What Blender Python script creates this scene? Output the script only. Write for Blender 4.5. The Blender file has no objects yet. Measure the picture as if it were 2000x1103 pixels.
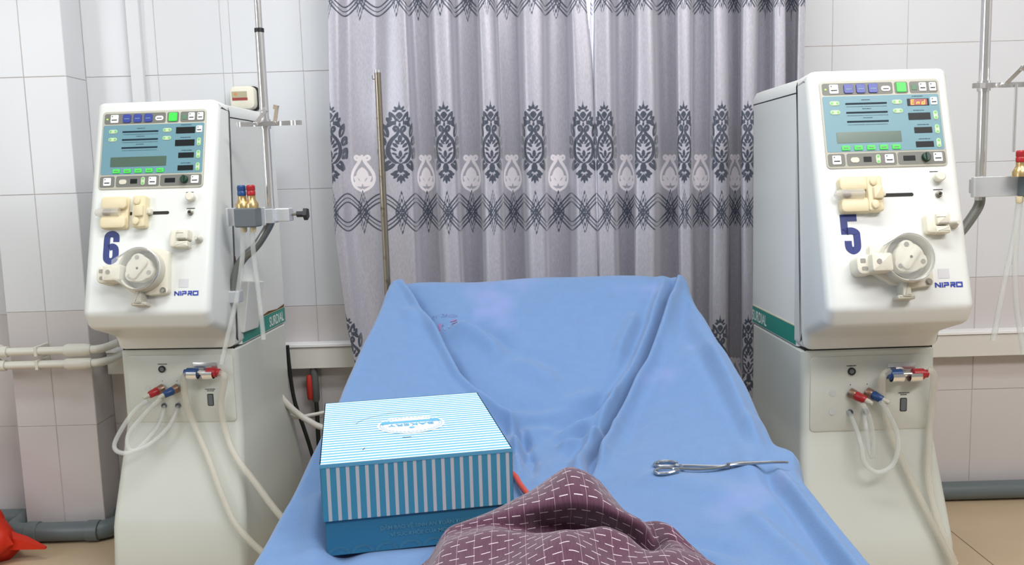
import bpy, math, random
import numpy as np
from mathutils import Matrix, Vector
from math import sin, cos, pi, radians, sqrt, atan2
random.seed(7); rng = np.random.default_rng(7)
scene = bpy.context.scene
C = scene.collection

# ------------------------------------------------------------------ camera
cd = bpy.data.cameras.new('camera'); cd.sensor_width = 36.0; cd.lens = 36.0*1700/2000
cd.clip_start = .05; cd.clip_end = 60
camo = bpy.data.objects.new('camera', cd); C.objects.link(camo); scene.camera = camo
_p, _r = radians(6.9), radians(1.65)
fwd = Vector((0, cos(_p), -sin(_p))); up0 = Vector((0, sin(_p), cos(_p))); rt0 = Vector((1, 0, 0))
rt = rt0*cos(_r) - up0*sin(_r); up = up0*cos(_r) + rt0*sin(_r)
camo.matrix_world = Matrix(((rt.x, up.x, -fwd.x, 0), (rt.y, up.y, -fwd.y, 0), (rt.z, up.z, -fwd.z, 1.15), (0, 0, 0, 1)))

# ------------------------------------------------------------------ world, lights, exposure
w = bpy.data.worlds.new('world'); scene.world = w; w.use_nodes = True
bg = w.node_tree.nodes['Background']; bg.inputs[0].default_value = (.93, .97, 1, 1); bg.inputs[1].default_value = .25
def area(name, loc, target, sx, sy, power, col):
    l = bpy.data.lights.new(name, 'AREA'); l.shape = 'RECTANGLE'; l.size = sx; l.size_y = sy; l.energy = power; l.color = col
    o = bpy.data.objects.new(name, l); C.objects.link(o); o.location = loc
    o.rotation_euler = (Vector(target)-Vector(loc)).to_track_quat('-Z', 'Y').to_euler()
    return o
area('ceiling_tube_light', (.0, 1.35, 3.15), (.0, 1.45, 0), 2.4, .4, 42, (.97, .99, 1))
area('ceiling_tube_light_rear', (1.7, -.2, 3.1), (.9, 1.9, .7), 2.0, .4, 50, (1, .96, .955))
area('ceiling_tube_light_side', (-1.6, .2, 3.15), (-.8, 1.9, .8), 2.0, .4, 10, (.95, .99, 1))
area('added_left_light', (-3.12, .3, 1.75), (0, 1.9, 1.0), 1.5, 1.5, 30, (.88, .94, 1))  # added cool light that rakes the curtain folds; the left wall has no window
cy_ = scene.cycles; cy_.max_bounces = 7; cy_.diffuse_bounces = 3; cy_.glossy_bounces = 3; cy_.transparent_max_bounces = 8
vs = scene.view_settings; vs.view_transform = 'Standard'; vs.look = 'None'; vs.exposure = .53; vs.gamma = 1; vs.use_curve_mapping = False

# ------------------------------------------------------------------ materials
def lin(c):
    return tuple((x/255/12.92 if x/255 <= .04045 else ((x/255+.055)/1.055)**2.4) for x in c)
def mat(name, rgb, rough=.5, metal=0, noise=0, nscale=20, bump=0, bscale=200, spec=.5, emit=None, alpha=1, sheen=0, stain=None, aniso=0, coat=0):
    m = bpy.data.materials.new(name); m.use_nodes = True
    nt = m.node_tree; b = nt.nodes['Principled BSDF']; c = lin(rgb)+(1,)
    b.inputs['Base Color'].default_value = c; b.inputs['Roughness'].default_value = rough; b.inputs['Metallic'].default_value = metal
    b.inputs['Specular IOR Level'].default_value = spec; b.inputs['Alpha'].default_value = alpha
    b.inputs['Sheen Weight'].default_value = sheen; b.inputs['Coat Weight'].default_value = coat
    if emit:
        b.inputs['Emission Color'].default_value = lin(emit[0])+(1,); b.inputs['Emission Strength'].default_value = emit[1]
    if noise or bump or stain:
        tc = nt.nodes.new('ShaderNodeTexCoord')
    col = None
    if noise:
        n = nt.nodes.new('ShaderNodeTexNoise'); n.inputs['Scale'].default_value = nscale; n.inputs['Detail'].default_value = 5
        nt.links.new(tc.outputs['Object'], n.inputs['Vector'])
        mx = nt.nodes.new('ShaderNodeMix'); mx.data_type = 'RGBA'
        mx.inputs[6].default_value = tuple(max(0, x*(1-noise)) for x in c[:3])+(1,)
        mx.inputs[7].default_value = tuple(min(1, x*(1+noise)) for x in c[:3])+(1,)
        nt.links.new(n.outputs['Fac'], mx.inputs[0]); col = mx.outputs[2]
        nt.links.new(col, b.inputs['Base Color'])
    if stain:
        n = nt.nodes.new('ShaderNodeTexNoise'); n.inputs['Scale'].default_value = stain[1]; n.inputs['Detail'].default_value = 3
        nt.links.new(tc.outputs['Object'], n.inputs['Vector'])
        rp = nt.nodes.new('ShaderNodeValToRGB'); rp.color_ramp.elements[0].position = stain[2]; rp.color_ramp.elements[1].position = stain[2]+.14
        nt.links.new(n.outputs['Fac'], rp.inputs[0])
        ml = nt.nodes.new('ShaderNodeMath'); ml.operation = 'MULTIPLY'; ml.inputs[1].default_value = stain[3]; nt.links.new(rp.outputs[0], ml.inputs[0])
        mx = nt.nodes.new('ShaderNodeMix'); mx.data_type = 'RGBA'; nt.links.new(ml.outputs[0], mx.inputs[0])
        if col: nt.links.new(col, mx.inputs[6])
        else: mx.inputs[6].default_value = c
        mx.inputs[7].default_value = lin(stain[0])+(1,)
        nt.links.new(mx.outputs[2], b.inputs['Base Color'])
    if bump:
        n = nt.nodes.new('ShaderNodeTexNoise'); n.inputs['Scale'].default_value = bscale; n.inputs['Detail'].default_value = 3
        nt.links.new(tc.outputs['Object'], n.inputs['Vector'])
        bp = nt.nodes.new('ShaderNodeBump'); bp.inputs['Strength'].default_value = bump; bp.inputs['Distance'].default_value = .002
        nt.links.new(n.outputs['Fac'], bp.inputs['Height']); nt.links.new(bp.outputs[0], b.inputs['Normal'])
    return m
M = dict(
    tile=mat('wall_tile_glaze', (215, 217, 220), .22, noise=.03, nscale=3, bump=.03, bscale=6),
    tile_low=mat('wall_tile_glaze_lower', (207, 202, 201), .2, noise=.04, nscale=4, bump=.03, bscale=6),
    grout=mat('grout', (182, 175, 173), .9, noise=.15, nscale=60),
    ftile=mat('floor_tile', (205, 182, 150), .28, noise=.07, nscale=9),
    fgrout=mat('floor_grout', (95, 75, 50), .9),
    wall=mat('wall_plaster', (190, 192, 192), .8),
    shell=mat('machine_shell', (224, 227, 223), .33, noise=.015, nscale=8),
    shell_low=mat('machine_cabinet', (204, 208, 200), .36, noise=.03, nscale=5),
    seam=mat('dark_seam', (38, 36, 33), .7),
    bezel=mat('panel_bezel', (186, 184, 170), .45),
    field=mat('key_field_grey', (112, 113, 106), .45),
    teal=mat('panel_teal', (103, 146, 158), .4),
    white=mat('white_key', (240, 240, 240), .35),
    blue_key=mat('blue_key', (46, 62, 150), .35),
    green_key=mat('green_key', (60, 205, 72), .4, emit=((60, 220, 80), .15)),
    green_dim=mat('green_dim', (90, 130, 100), .5),
    pill=mat('pill_key', (196, 214, 178), .45),
    pill_dot=mat('pill_dot', (120, 195, 112), .45),
    cream_key=mat('cream_key', (214, 210, 192), .45),
    lcd=mat('lcd_glass', (82, 104, 92), .18),
    dark=mat('dark_glass', (20, 25, 26), .35, spec=.2),
    bar=mat('dark_bar', (18, 40, 52), .5, spec=.2),
    ink=mat('ink', (40, 44, 48), .6),
    led_red=mat('led_segments', (255, 110, 10), .4, emit=((255, 120, 10), 3.2)),
    led_red_bg=mat('led_window', (70, 8, 4), .3, emit=((200, 20, 5), .35)),
    led_green=mat('led_green', (150, 235, 80), .4, emit=((150, 255, 60), 1.0)),
    knob_green=mat('knob_green', (20, 58, 44), .35),
    cream=mat('cream_plastic', (225, 212, 176), .45, noise=.04, nscale=30),
    ivory=mat('ivory_plastic', (224, 220, 203), .42, noise=.03, nscale=30),
    ivory_dark=mat('ivory_plastic_worn', (205, 202, 188), .42, noise=.05, nscale=30),
    clear=mat('clear_plastic', (228, 230, 224), .08, alpha=.14, spec=.6),
    barrel=mat('syringe_plastic', (226, 222, 210), .15, alpha=.45, spec=.6),
    piston=mat('brown_piston', (110, 82, 74), .5),
    shaft=mat('pump_shadow_grey', (150, 148, 138), .4),
    screw=mat('screw_steel', (150, 146, 136), .35, metal=.7),
    steel=mat('polished_steel', (236, 236, 236), .2, metal=.85),
    steel_worn=mat('worn_steel', (176, 166, 150), .3, metal=1, stain=((96, 72, 48), 34, .62, .7)),
    forceps_steel=mat('forceps_steel', (176, 180, 184), .25, metal=.95),
    greypaint=mat('grey_painted_steel', (140, 143, 138), .3, metal=.55),
    alu=mat('aluminium_bracket', (222, 226, 230), .3, metal=.5),
    block=mat('dark_grey_block', (98, 106, 110), .5),
    bronze=mat('worn_bronze', (150, 122, 104), .35, metal=.6),
    brass=mat('brass_coupling', (196, 170, 120), .3, metal=.7),
    cap_blue=mat('blue_cap', (38, 74, 128), .35), cap_red=mat('red_cap', (172, 38, 44), .35),
    black=mat('black_plastic', (28, 32, 34), .4),
    number=mat('navy_vinyl', (38, 52, 118), .45),
    brand=mat('brand_blue', (44, 64, 165), .45),
    stripe=mat('green_stripe', (30, 138, 122), .4), stripe_edge=mat('stripe_edge', (206, 200, 170), .5),
    print_white=mat('white_print', (232, 236, 234), .5),
    sq=mat('grey_sticker', (206, 206, 210), .4), greydot=mat('grey_dot', (196, 200, 200), .5),
    rust=mat('rust', (104, 70, 34), .9, noise=.4, nscale=80),
    tube=mat('clear_tube', (228, 232, 228), .2, alpha=.34, spec=.6),
    tube_yel=mat('yellowed_tube', (220, 216, 200), .25, alpha=.36, spec=.5),
    sheet=mat('blue_cotton', (97, 131, 176), .9, noise=.07, nscale=45, bump=.35, bscale=420, sheen=.25, stain=((140, 146, 200), 3.2, .6, .6)),
    mattress=mat('mattress_vinyl', (70, 90, 120), .5),
    frame=mat('bed_frame_paint', (210, 212, 208), .4), darkpost=mat('bed_post_black', (30, 32, 34), .5),
    box_teal=mat('box_teal_card', (50, 122, 158), .5, noise=.05, nscale=6),
    box_print=mat('box_print_pale', (88, 148, 175), .55),
    logo_white=mat('logo_white', (242, 246, 250), .45), logo_blue=mat('logo_blue', (96, 172, 212), .5),
    redtube=mat('orange_red_rubber', (190, 70, 48), .5),
    pipe_grey=mat('grey_pvc', (104, 114, 116), .4, noise=.08, nscale=7),
    pvc=mat('white_pvc', (222, 220, 208), .4, noise=.03),
    trunk=mat('trunking_white', (216, 214, 206), .45),
    bag=mat('red_plastic_bag', (206, 44, 16), .55, spec=.4),
    plug_red=mat('plug_red', (190, 52, 40), .5), plug_grey=mat('plug_grey', (92, 94, 92), .6),
    cable=mat('cable_white', (215, 213, 204), .5), cable_blk=mat('cable_black', (30, 34, 30), .5),
    label_gold=mat('label_gold', (172, 166, 136), .5), label_red=mat('label_red', (150, 62, 56), .5), label_or=mat('label_orange', (196, 140, 92), .5),
    winframe=mat('window_frame', (200, 202, 205), .4),
    pane=mat('daylit_pane', (240, 244, 250), .3, emit=((245, 248, 255), 2.2)),
    stamp_red=mat('stamp_red', (150, 105, 150), .8), stamp_or=mat('stamp_orange', (160, 150, 170), .8), stamp_bl=mat('stamp_ink', (110, 120, 175), .8),
)

# ------------------------------------------------------------------ mesh helpers
def rrect(cx, cy, wd, h, r, n=4):
    r = min(r, wd/2-1e-6, h/2-1e-6); P = []
    for (sx, sy, a0) in ((1, 1, 0), (-1, 1, pi/2), (-1, -1, pi), (1, -1, 1.5*pi)):
        for k in range(n+1):
            a = a0+pi/2*k/n; P.append((cx+sx*(wd/2-r)+r*cos(a), cy+sy*(h/2-r)+r*sin(a)))
    return P
def circle(cx, cy, rx, n=24, ry=None, a0=0):
    ry = ry or rx
    return [(cx+rx*cos(a0+2*pi*k/n), cy+ry*sin(a0+2*pi*k/n)) for k in range(n)]
def inset(poly, d):
    n = len(poly); out = []
    for i in range(n):
        a, b, c = poly[i-1], poly[i], poly[(i+1) % n]
        e1 = (b[0]-a[0], b[1]-a[1]); e2 = (c[0]-b[0], c[1]-b[1])
        l1 = sqrt(e1[0]**2+e1[1]**2) or 1; l2 = sqrt(e2[0]**2+e2[1]**2) or 1
        n1 = (-e1[1]/l1, e1[0]/l1); n2 = (-e2[1]/l2, e2[0]/l2)
        m = (n1[0]+n2[0], n1[1]+n2[1]); q = max(.35, 1+n1[0]*n2[0]+n1[1]*n2[1])
        out.append((b[0]+m[0]/q*d, b[1]+m[1]/q*d))
    return out
def fillet(pts, n=5):
    out = []; N = len(pts)
    for i in range(N):
        a, b, c = pts[i-1], pts[i], pts[(i+1) % N]; r = b[2] if len(b) > 2 else 0
        if r <= 0: out.append((b[0], b[1])); continue
        A, B, D = Vector(a[:2]), Vector(b[:2]), Vector(c[:2])
        u = (A-B).normalized(); v = (D-B).normalized(); ang = u.angle(v); t = min(r/math.tan(ang/2), (A-B).length*.49, (D-B).length*.49)
        p0 = B+u*t; p1 = B+v*t
        for k in range(n+1):
            s = k/n; q = p0*(1-s)**2+B*2*s*(1-s)+p1*s*s; out.append((q.x, q.y))
    return out
def smooth_path(pts, n=8, closed=False):
    P = [Vector(p) for p in pts]; out = []; N = len(P)
    rng_ = range(N if closed else N-1)
    for i in rng_:
        if closed: p0, p1, p2, p3 = P[i-1], P[i], P[(i+1) % N], P[(i+2) % N]
        else: p0, p1, p2, p3 = P[max(i-1, 0)], P[i], P[i+1], P[min(i+2, N-1)]
        for k in range(n):
            t = k/n
            out.append(.5*((2*p1)+(p2-p0)*t+(2*p0-5*p1+4*p2-p3)*t*t+(3*p1-p0-3*p2+p3)*t**3))
    if not closed: out.append(P[-1])
    return out
class MB:
    def __init__(s): s.v = []; s.f = []; s.mi = []; s.cur = 0; s.M = Matrix.Identity(4)
    def add(s, vs, fs):
        o = len(s.v); s.v += [tuple(s.M @ Vector(p)) for p in vs]; s.f += [tuple(i+o for i in q) for q in fs]; s.mi += [s.cur]*len(fs)
    def box(s, x0, x1, y0, y1, z0, z1):
        s.add([(x, y, z) for z in (z0, z1) for y in (y0, y1) for x in (x0, x1)],
              [(0, 2, 3, 1), (4, 5, 7, 6), (0, 1, 5, 4), (2, 6, 7, 3), (0, 4, 6, 2), (1, 3, 7, 5)]); return s
    def loft(s, rings, cap=True, closed=True):
        n = len(rings[0]); vs = [p for r in rings for p in r]; fs = []
        for k in range(len(rings)-1):
            for i in range(n if closed else n-1):
                j = (i+1) % n; fs.append((k*n+i, k*n+j, (k+1)*n+j, (k+1)*n+i))
        if cap: fs.append(tuple(range(n))[::-1]); fs.append(tuple((len(rings)-1)*n+i for i in range(n)))
        s.add(vs, fs); return s
    def prism(s, poly, h0, h1, r=0):
        if r <= 0: L = [(h0, 0), (h1, 0)]
        else: L = [(h0, 0), (h1-r, 0), (h1-r*.3, r*.3), (h1, r)]
        return s.loft([[(x, y, h) for x, y in (inset(poly, d) if d else poly)] for h, d in L])
    def flat(s, poly, h):
        s.add([(x, y, h) for x, y in poly], [tuple(range(len(poly)))]); return s
    def cyl(s, p0, p1, r0, r1=None, n=20, cap=True):
        r1 = r0 if r1 is None else r1; return s.tube([p0, p1], [r0, r1], n, cap)
    def tube(s, pts, r, n=10, cap=True, closed=False):
        P = [Vector(p) for p in pts]; N = len(P); R = r if isinstance(r, (list, tuple)) else [r]*N
        T = []
        for i in range(N):
            if closed: d = P[(i+1) % N]-P[i-1]
            else: d = P[min(i+1, N-1)]-P[max(i-1, 0)]
            T.append(d.normalized())
        nrm = T[0].orthogonal().normalized(); rings = []
        for i in range(N):
            if i: nrm = (nrm-T[i]*nrm.dot(T[i])).normalized()
            bi = T[i].cross(nrm)
            rings.append([P[i]+(nrm*cos(2*pi*k/n)+bi*sin(2*pi*k/n))*R[i] for k in range(n)])
        if closed: rings.append(rings[0])
        return s.loft(rings, cap and not closed)
    def lathe(s, prof, n=24):
        return s.loft([[(r*cos(2*pi*k/n), r*sin(2*pi*k/n), h) for k in range(n)] for r, h in prof])
    def ribbon(s, pts, wd, h, closed=False):
        P = [Vector((p[0], p[1])) for p in pts]; N = len(P); L = []; R_ = []
        for i in range(N):
            a = P[i-1] if (closed or i > 0) else None; c = P[(i+1) % N] if (closed or i < N-1) else None
            d1 = (P[i]-a).normalized() if a is not None else None; d2 = (c-P[i]).normalized() if c is not None else None
            d1 = d1 or d2; d2 = d2 or d1
            n1 = Vector((-d1.y, d1.x)); n2 = Vector((-d2.y, d2.x)); m = (n1+n2); q = max(.3, 1+n1.dot(n2)); m = m/q
            L.append(P[i]+m*wd/2); R_.append(P[i]-m*wd/2)
        vs = [(p.x, p.y, h) for p in L]+[(p.x, p.y, h) for p in R_]; fs = []
        for i in range(N if closed else N-1):
            j = (i+1) % N; fs.append((i, N+i, N+j, j))
        s.add(vs, fs); return s
def link(name, me, mats, parent=None, smooth=35):
    for m in (mats if isinstance(mats, (list, tuple)) else [mats]): me.materials.append(M[m] if isinstance(m, str) else m)
    if smooth:
        me.polygons.foreach_set('use_smooth', [True]*len(me.polygons)); me.set_sharp_from_angle(angle=radians(smooth))
    o = bpy.data.objects.new(name, me); C.objects.link(o); o.parent = parent
    return o
def obj(name, mb, mats, parent=None, smooth=35, bevel=0, seg=2, label=None):
    me = bpy.data.meshes.new(name); me.from_pydata(mb.v, [], mb.f); me.polygons.foreach_set('material_index', mb.mi); me.update()
    o = link(name, me, mats, parent, smooth)
    if bevel:
        b = o.modifiers.new('bevel', 'BEVEL'); b.width = bevel; b.segments = seg; b.limit_method = 'ANGLE'; b.angle_limit = radians(40); b.harden_normals = True
    if label: o['label'] = label
    return o
def tag(o, label, cat, group=None, kind=None):
    o['label'] = label; o['category'] = cat
    if group: o['group'] = group
    if kind: o['kind'] = kind
    return o
def struct(o, label, cat):
    o['kind'] = 'structure'; o['label'] = label; o['category'] = cat; return o
def empty(name, loc=(0, 0, 0), rz=0):
    o = bpy.data.objects.new(name, None); C.objects.link(o); o.location = loc; o.rotation_euler = (0, 0, rz); o.empty_display_size = .1; return o
def text(name, body, size, Mx, m, parent, xs=1, bold=0, shear=0, align='LEFT'):
    cu = bpy.data.curves.new('t', 'FONT'); cu.body = body; cu.size = size; cu.offset = bold; cu.shear = shear; cu.align_x = align; cu.resolution_u = 3
    to = bpy.data.objects.new('t', cu); C.objects.link(to); bpy.context.view_layer.update()
    me = bpy.data.meshes.new_from_object(to.evaluated_get(bpy.context.evaluated_depsgraph_get()))
    bpy.data.objects.remove(to); bpy.data.curves.remove(cu)
    me.transform(Mx @ Matrix.Diagonal((xs, 1, 1, 1))); me.materials.clear()
    return link(name, me, m, parent, 0)
def frame(o, x, y, z):
    o, x, y, z = map(Vector, (o, x, y, z)); return Matrix(((x.x, y.x, z.x, o.x), (x.y, y.y, z.y, o.y), (x.z, y.z, z.z, o.z), (0, 0, 0, 1)))

# ================================================================== THE SETTING
WY = 2.93
# floor
fl = obj('floor', MB().box(-3.2, 3.2, -2.6, 3.1, -.06, -.004), 'fgrout', smooth=0); struct(fl, 'beige tiled floor with thin dark joints', 'floor')
fx = [-3.135, -2.535, -1.935, -1.335, -.735, -.135, .465, 1.365-.3, 1.365, 1.965, 2.565, 3.2]
fx = [1.365+.6*k for k in range(-8, 4)]; fy = [2.93-.6*k for k in range(0, 10)]
for i in range(len(fx)-1):
    for j in range(len(fy)-1):
        obj('floor_tile', MB().box(fx[i]+.0015, fx[i+1]-.0015, fy[j+1]+.0015, fy[j]-.0015, -.006, 0), 'ftile', fl, 0)
# rest of the room
cl = obj('ceiling', MB().box(-3.2, 3.2, -2.6, 3.1, 3.2, 3.3), 'wall', smooth=0); struct(cl, 'white ceiling above the room', 'ceiling')
wl = obj('wall_left', MB().box(-3.3, -3.2, -2.6, 3.1, 0, 3.2), 'wall', smooth=0); struct(wl, 'white side wall left of the view', 'wall')
wr = obj('wall_right', MB().box(3.2, 3.3, -2.6, 3.1, 0, 3.2), 'wall', smooth=0); struct(wr, 'white side wall right of the view', 'wall')
wf = obj('wall_front', MB().box(-3.2, 3.2, -2.7, -2.6, 0, 3.2), 'wall', smooth=0); struct(wf, 'white wall behind the viewer', 'wall')
# back wall with window opening behind the curtains
OX0, OX1, OZ0, OZ1 = -.38, .72, .95, 2.35
mb = MB()
for (a, b, c, d) in ((-3, OX0, 0, 3.2), (OX1, 3, 0, 3.2), (OX0, OX1, 0, OZ0), (OX0, OX1, OZ1, 3.2)): mb.box(a, b, WY+.0014, WY+.16, c, d)
wb = obj('wall_back', mb, 'grout', smooth=0); struct(wb, 'white glazed tile wall behind the machines and curtains', 'wall')
tile_cache = {}
def tile(x0, x1, z0, z1, par, org, m, axis='y', g=.0008, th=.006):
    wd, h = round(x1-x0-2*g, 4), round(z1-z0-2*g, 4); key = (wd, h, m, axis)
    if key not in tile_cache:
        b = MB(); e = .0012
        R = lambda q, y: [(-wd/2+q, y, -h/2+q), (wd/2-q, y, -h/2+q), (wd/2-q, y, h/2-q), (-wd/2+q, y, h/2-q)]
        rings = [R(0, 0), R(0, -th+e), R(e, -th)]
        if axis == 'x': rings = [[(-p[1], p[0], p[2]) for p in r] for r in rings]
        b.loft(rings)
        tile_cache[key] = obj('tile', b, m, par, 0); o = tile_cache[key]
    else:
        o = tile_cache[key].copy(); C.objects.link(o); o.parent = par
    jit = random.uniform(-.0004, .0004); tl = radians(random.uniform(-.12, .12))
    o.location = ((x0+x1)/2, org+jit, (z0+z1)/2) if axis == 'y' else (org+jit, (x0+x1)/2, (z0+z1)/2)
    o.rotation_euler = (tl, 0, radians(random.uniform(-.12, .12))) if axis == 'y' else (0, tl, 0)
    return o
rowsL = [0, .345, .735, 1.13, 1.515, 1.905, 2.295]; rowsR = [0, .378, .767, 1.155, 1.547, 1.937, 2.33]
colsL = [-2.37, -2.12, -1.87, -1.62, -1.383, -1.145, -.93, -.90, -.667, -.417, OX0]; colsR = [OX1, .83, 1.075, 1.323, 1.575, 1.825, 2.075, 2.325]
for rows, cols in ((rowsL, colsL), (rowsR, colsR)):
    for i in range(len(cols)-1):
        if cols[i+1]-cols[i] < .02: continue
        for j in range(len(rows)-1):
            tile(cols[i], cols[i+1], rows[j], rows[j+1], wb, WY+.006, 'tile_low' if rows[j+1] < .8 else 'tile')
# pilaster at the left
pl = obj('wall_pilaster', MB().box(-1.6436, -1.3844, 2.8014, WY+.006, 0, 3.2), 'grout', smooth=0); struct(pl, 'narrow tiled pilaster standing out from the wall at left', 'wall')
rowsP = [0, .378, .76, 1.138, 1.505, 1.89, 2.28]
for j in range(len(rowsP)-1):
    m = 'tile_low' if rowsP[j+1] < .8 else 'tile'
    tile(-1.645, -1.517, rowsP[j], rowsP[j+1], pl, 2.806, m); tile(-1.517, -1.383, rowsP[j], rowsP[j+1], pl, 2.806, m)
    tile(2.80, WY, rowsP[j], rowsP[j+1], pl, -1.389, m, 'x')
# window
wn = empty('window_1', ((OX0+OX1)/2, WY, OZ0)); struct(wn, 'daylit window hidden behind the grey curtains', 'window')
hw_, hh_ = (OX1-OX0)/2, OZ1-OZ0
b = MB(); 
for (x0, x1, z0, z1) in ((-hw_, hw_, 0, .05), (-hw_, hw_, hh_-.05, hh_), (-hw_, -hw_+.05, .05, hh_-.05), (hw_-.05, hw_, .05, hh_-.05), (-.025, .025, .05, hh_-.05)): b.box(x0, x1, .03, .09, z0, z1)
obj('window_frame', b, 'winframe', wn, 0)
obj('pane', MB().box(-hw_+.05, -.025, .055, .061, .05, hh_-.05), 'pane', wn, 0); obj('pane', MB().box(.025, hw_-.05, .055, .061, .05, hh_-.05), 'pane', wn, 0)
# conduit and trunking
o = obj('trim_1', MB().box(-1.227, -1.185, WY-.022, WY, .62, 2.3), 'tile', bevel=.003); struct(o, 'white vertical cable conduit on the tiles above the left dialysis machine', 'conduit')
def trunking(name, x0, x1, z0, z1, lab):
    t = empty(name, (x0, WY, z0)); struct(t, lab, 'trunking')
    obj('duct_body', MB().box(0, x1-x0, -.05, 0, 0, z1-z0-.012), 'trunk', t, bevel=.002)
    obj('duct_lid', MB().box(0, x1-x0, -.055, 0, z1-z0-.011, z1-z0), 'white', t, bevel=.002)
trunking('trim_2', -1.37, -.53, .529, .613, 'beige plastic cable trunking running along the left part of the wall')
trunking('trim_3', .86, 2.2, .505, .592, 'beige plastic cable trunking on the wall right of the right dialysis machine')
# brand plate on top of trunking right: small white clip
# ================================================================== FLOOR PIPE
b = MB(); pth = [(-2.3, 2.885, .034), (-1.74, 2.885, .034), (-1.70, 2.875, .034), (-1.685, 2.84, .034), (-1.68, 2.79, .034), (-1.66, 2.765, .034), (-1.62, 2.755, .034), (-1.42, 2.755, .034), (-1.37, 2.765, .034), (-1.345, 2.80, .034), (-1.335, 2.85, .034), (-1.31, 2.88, .034), (-1.25, 2.888, .034), (2.3, 2.888, .034)]
b.tube(smooth_path(pth, 5), .031, 14)
pr = empty('drain_pipe', (0, 2.888, 0)); tag(pr, 'grey plastic pipe lying along the floor at the foot of the wall', 'pipe')
o = obj('pipe_run', b, 'pipe_grey', pr); o.location = (0, -2.888, 0)
for x in (-1.60, -1.40):
    c = obj('coupling', MB().tube([(x-.02, 2.755-2.888, .034), (x+.02, 2.755-2.888, .034)], .0345, 16), 'pipe_grey', pr, bevel=.002)
# ================================================================== WHITE PIPES ON PILASTER
def wpipe(z, x0, lab):
    t = empty('water_pipe', (-1.5, 2.79, z)); tag(t, lab, 'pipe', 'white pipes on the pilaster')
    obj('pipe_run', MB().tube(smooth_path([(x0+1.5, -.045, 0), (.03, -.045, 0), (.14, -.044, 0), (.168, -.035, 0), (.180, -.005, 0), (.182, .07, 0)], 6), .013, 14), 'pvc', t)
    obj('end_elbow', MB().tube(smooth_path([(x0+1.5-.012, -.005, 0), (x0+1.5-.012, -.035, 0), (x0+1.5+.0, -.045, 0), (x0+1.5+.035, -.045, 0)], 5), .018, 14), 'pvc', t)
    obj('sleeve', MB().tube([(.062, -.045, 0), (.072, -.045, 0), (.130, -.045, 0), (.145, -.043, 0)], [.016, .0205, .0205, .016], 16), 'pvc', t)
    b = MB(); b.box(-.03, -.02, -.06, .016, -.016, .016); obj('pipe_clip', b, 'pvc', t, bevel=.002)
wpipe(.641, -1.655, 'upper of the two white water pipes clipped across the pilaster')
wpipe(.597, -1.665, 'lower of the two white water pipes clipped across the pilaster')
# ================================================================== WALL DISPENSER BOX
t = empty('wall_box', (-.862, WY, 1.40)); tag(t, 'small cream wall box with red and gold label behind the steel pole', 'wall box')
b = MB(); b.M = frame((0, 0, 0), (1, 0, 0), (0, 0, 1), (0, -1, 0)); b.prism(rrect(0, .032, .08, .075, .018), 0, .04, .006); obj('housing', b, 'ivory', t)
b = MB(); b.M = frame((0, 0, 0), (1, 0, 0), (0, 0, 1), (0, -1, 0)); b.prism(rrect(.006, .031, .086, .08, .02), .0, .006); obj('back_plate', b, 'seam', t)
b = MB(); b.M = frame((0, 0, 0), (1, 0, 0), (0, 0, 1), (0, -1, 0)); b.flat(rrect(-.008, .042, .05, .02, .001), .0406); b.cur = 1; b.flat(rrect(-.007, .0275, .05, .009, .001), .0406); b.cur = 2; b.flat(circle(-.02, .043, .006, 12, .005), .0409)
obj('label_sticker', b, ['label_gold', 'label_red', 'label_or'], t, 0, label='gold and red printed label')
# ================================================================== CURTAINS
def ell(x, y, cx, cy, a, bb, rot=0):
    c, s = cos(radians(rot)), sin(radians(rot)); dx, dy = x-cx, y-cy
    u = dx*c+dy*s; v = -dx*s+dy*c
    return (np.sqrt((u/a)**2+(v/bb)**2)-1)*min(a, bb)
def leaf(x, y, cx, cy, a, bb, rot=0):
    c, s = cos(radians(rot)), sin(radians(rot)); dx, dy = x-cx, y-cy
    u = dx*c+dy*s; v = -dx*s+dy*c
    R = (a*a+bb*bb)/(2*bb); return np.maximum(np.hypot(u, v-(bb-R)), np.hypot(u, v+(bb-R)))-R
def seg(x, y, pts, wds):
    d = np.full_like(x, 1e9)
    for i in range(len(pts)-1):
        (ax, ay), (bx, by) = pts[i], pts[i+1]; ex, ey = bx-ax, by-ay
        t = np.clip(((x-ax)*ex+(y-ay)*ey)/(ex*ex+ey*ey), 0, 1); w_ = wds[i]+(wds[i+1]-wds[i])*t
        d = np.minimum(d, np.hypot(x-ax-ex*t, y-ay-ey*t)-w_)
    return d
def cr(pts, n=5): return [(p.x, p.y) for p in smooth_path([(a, c, 0) for a, c in pts], n)]
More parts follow.
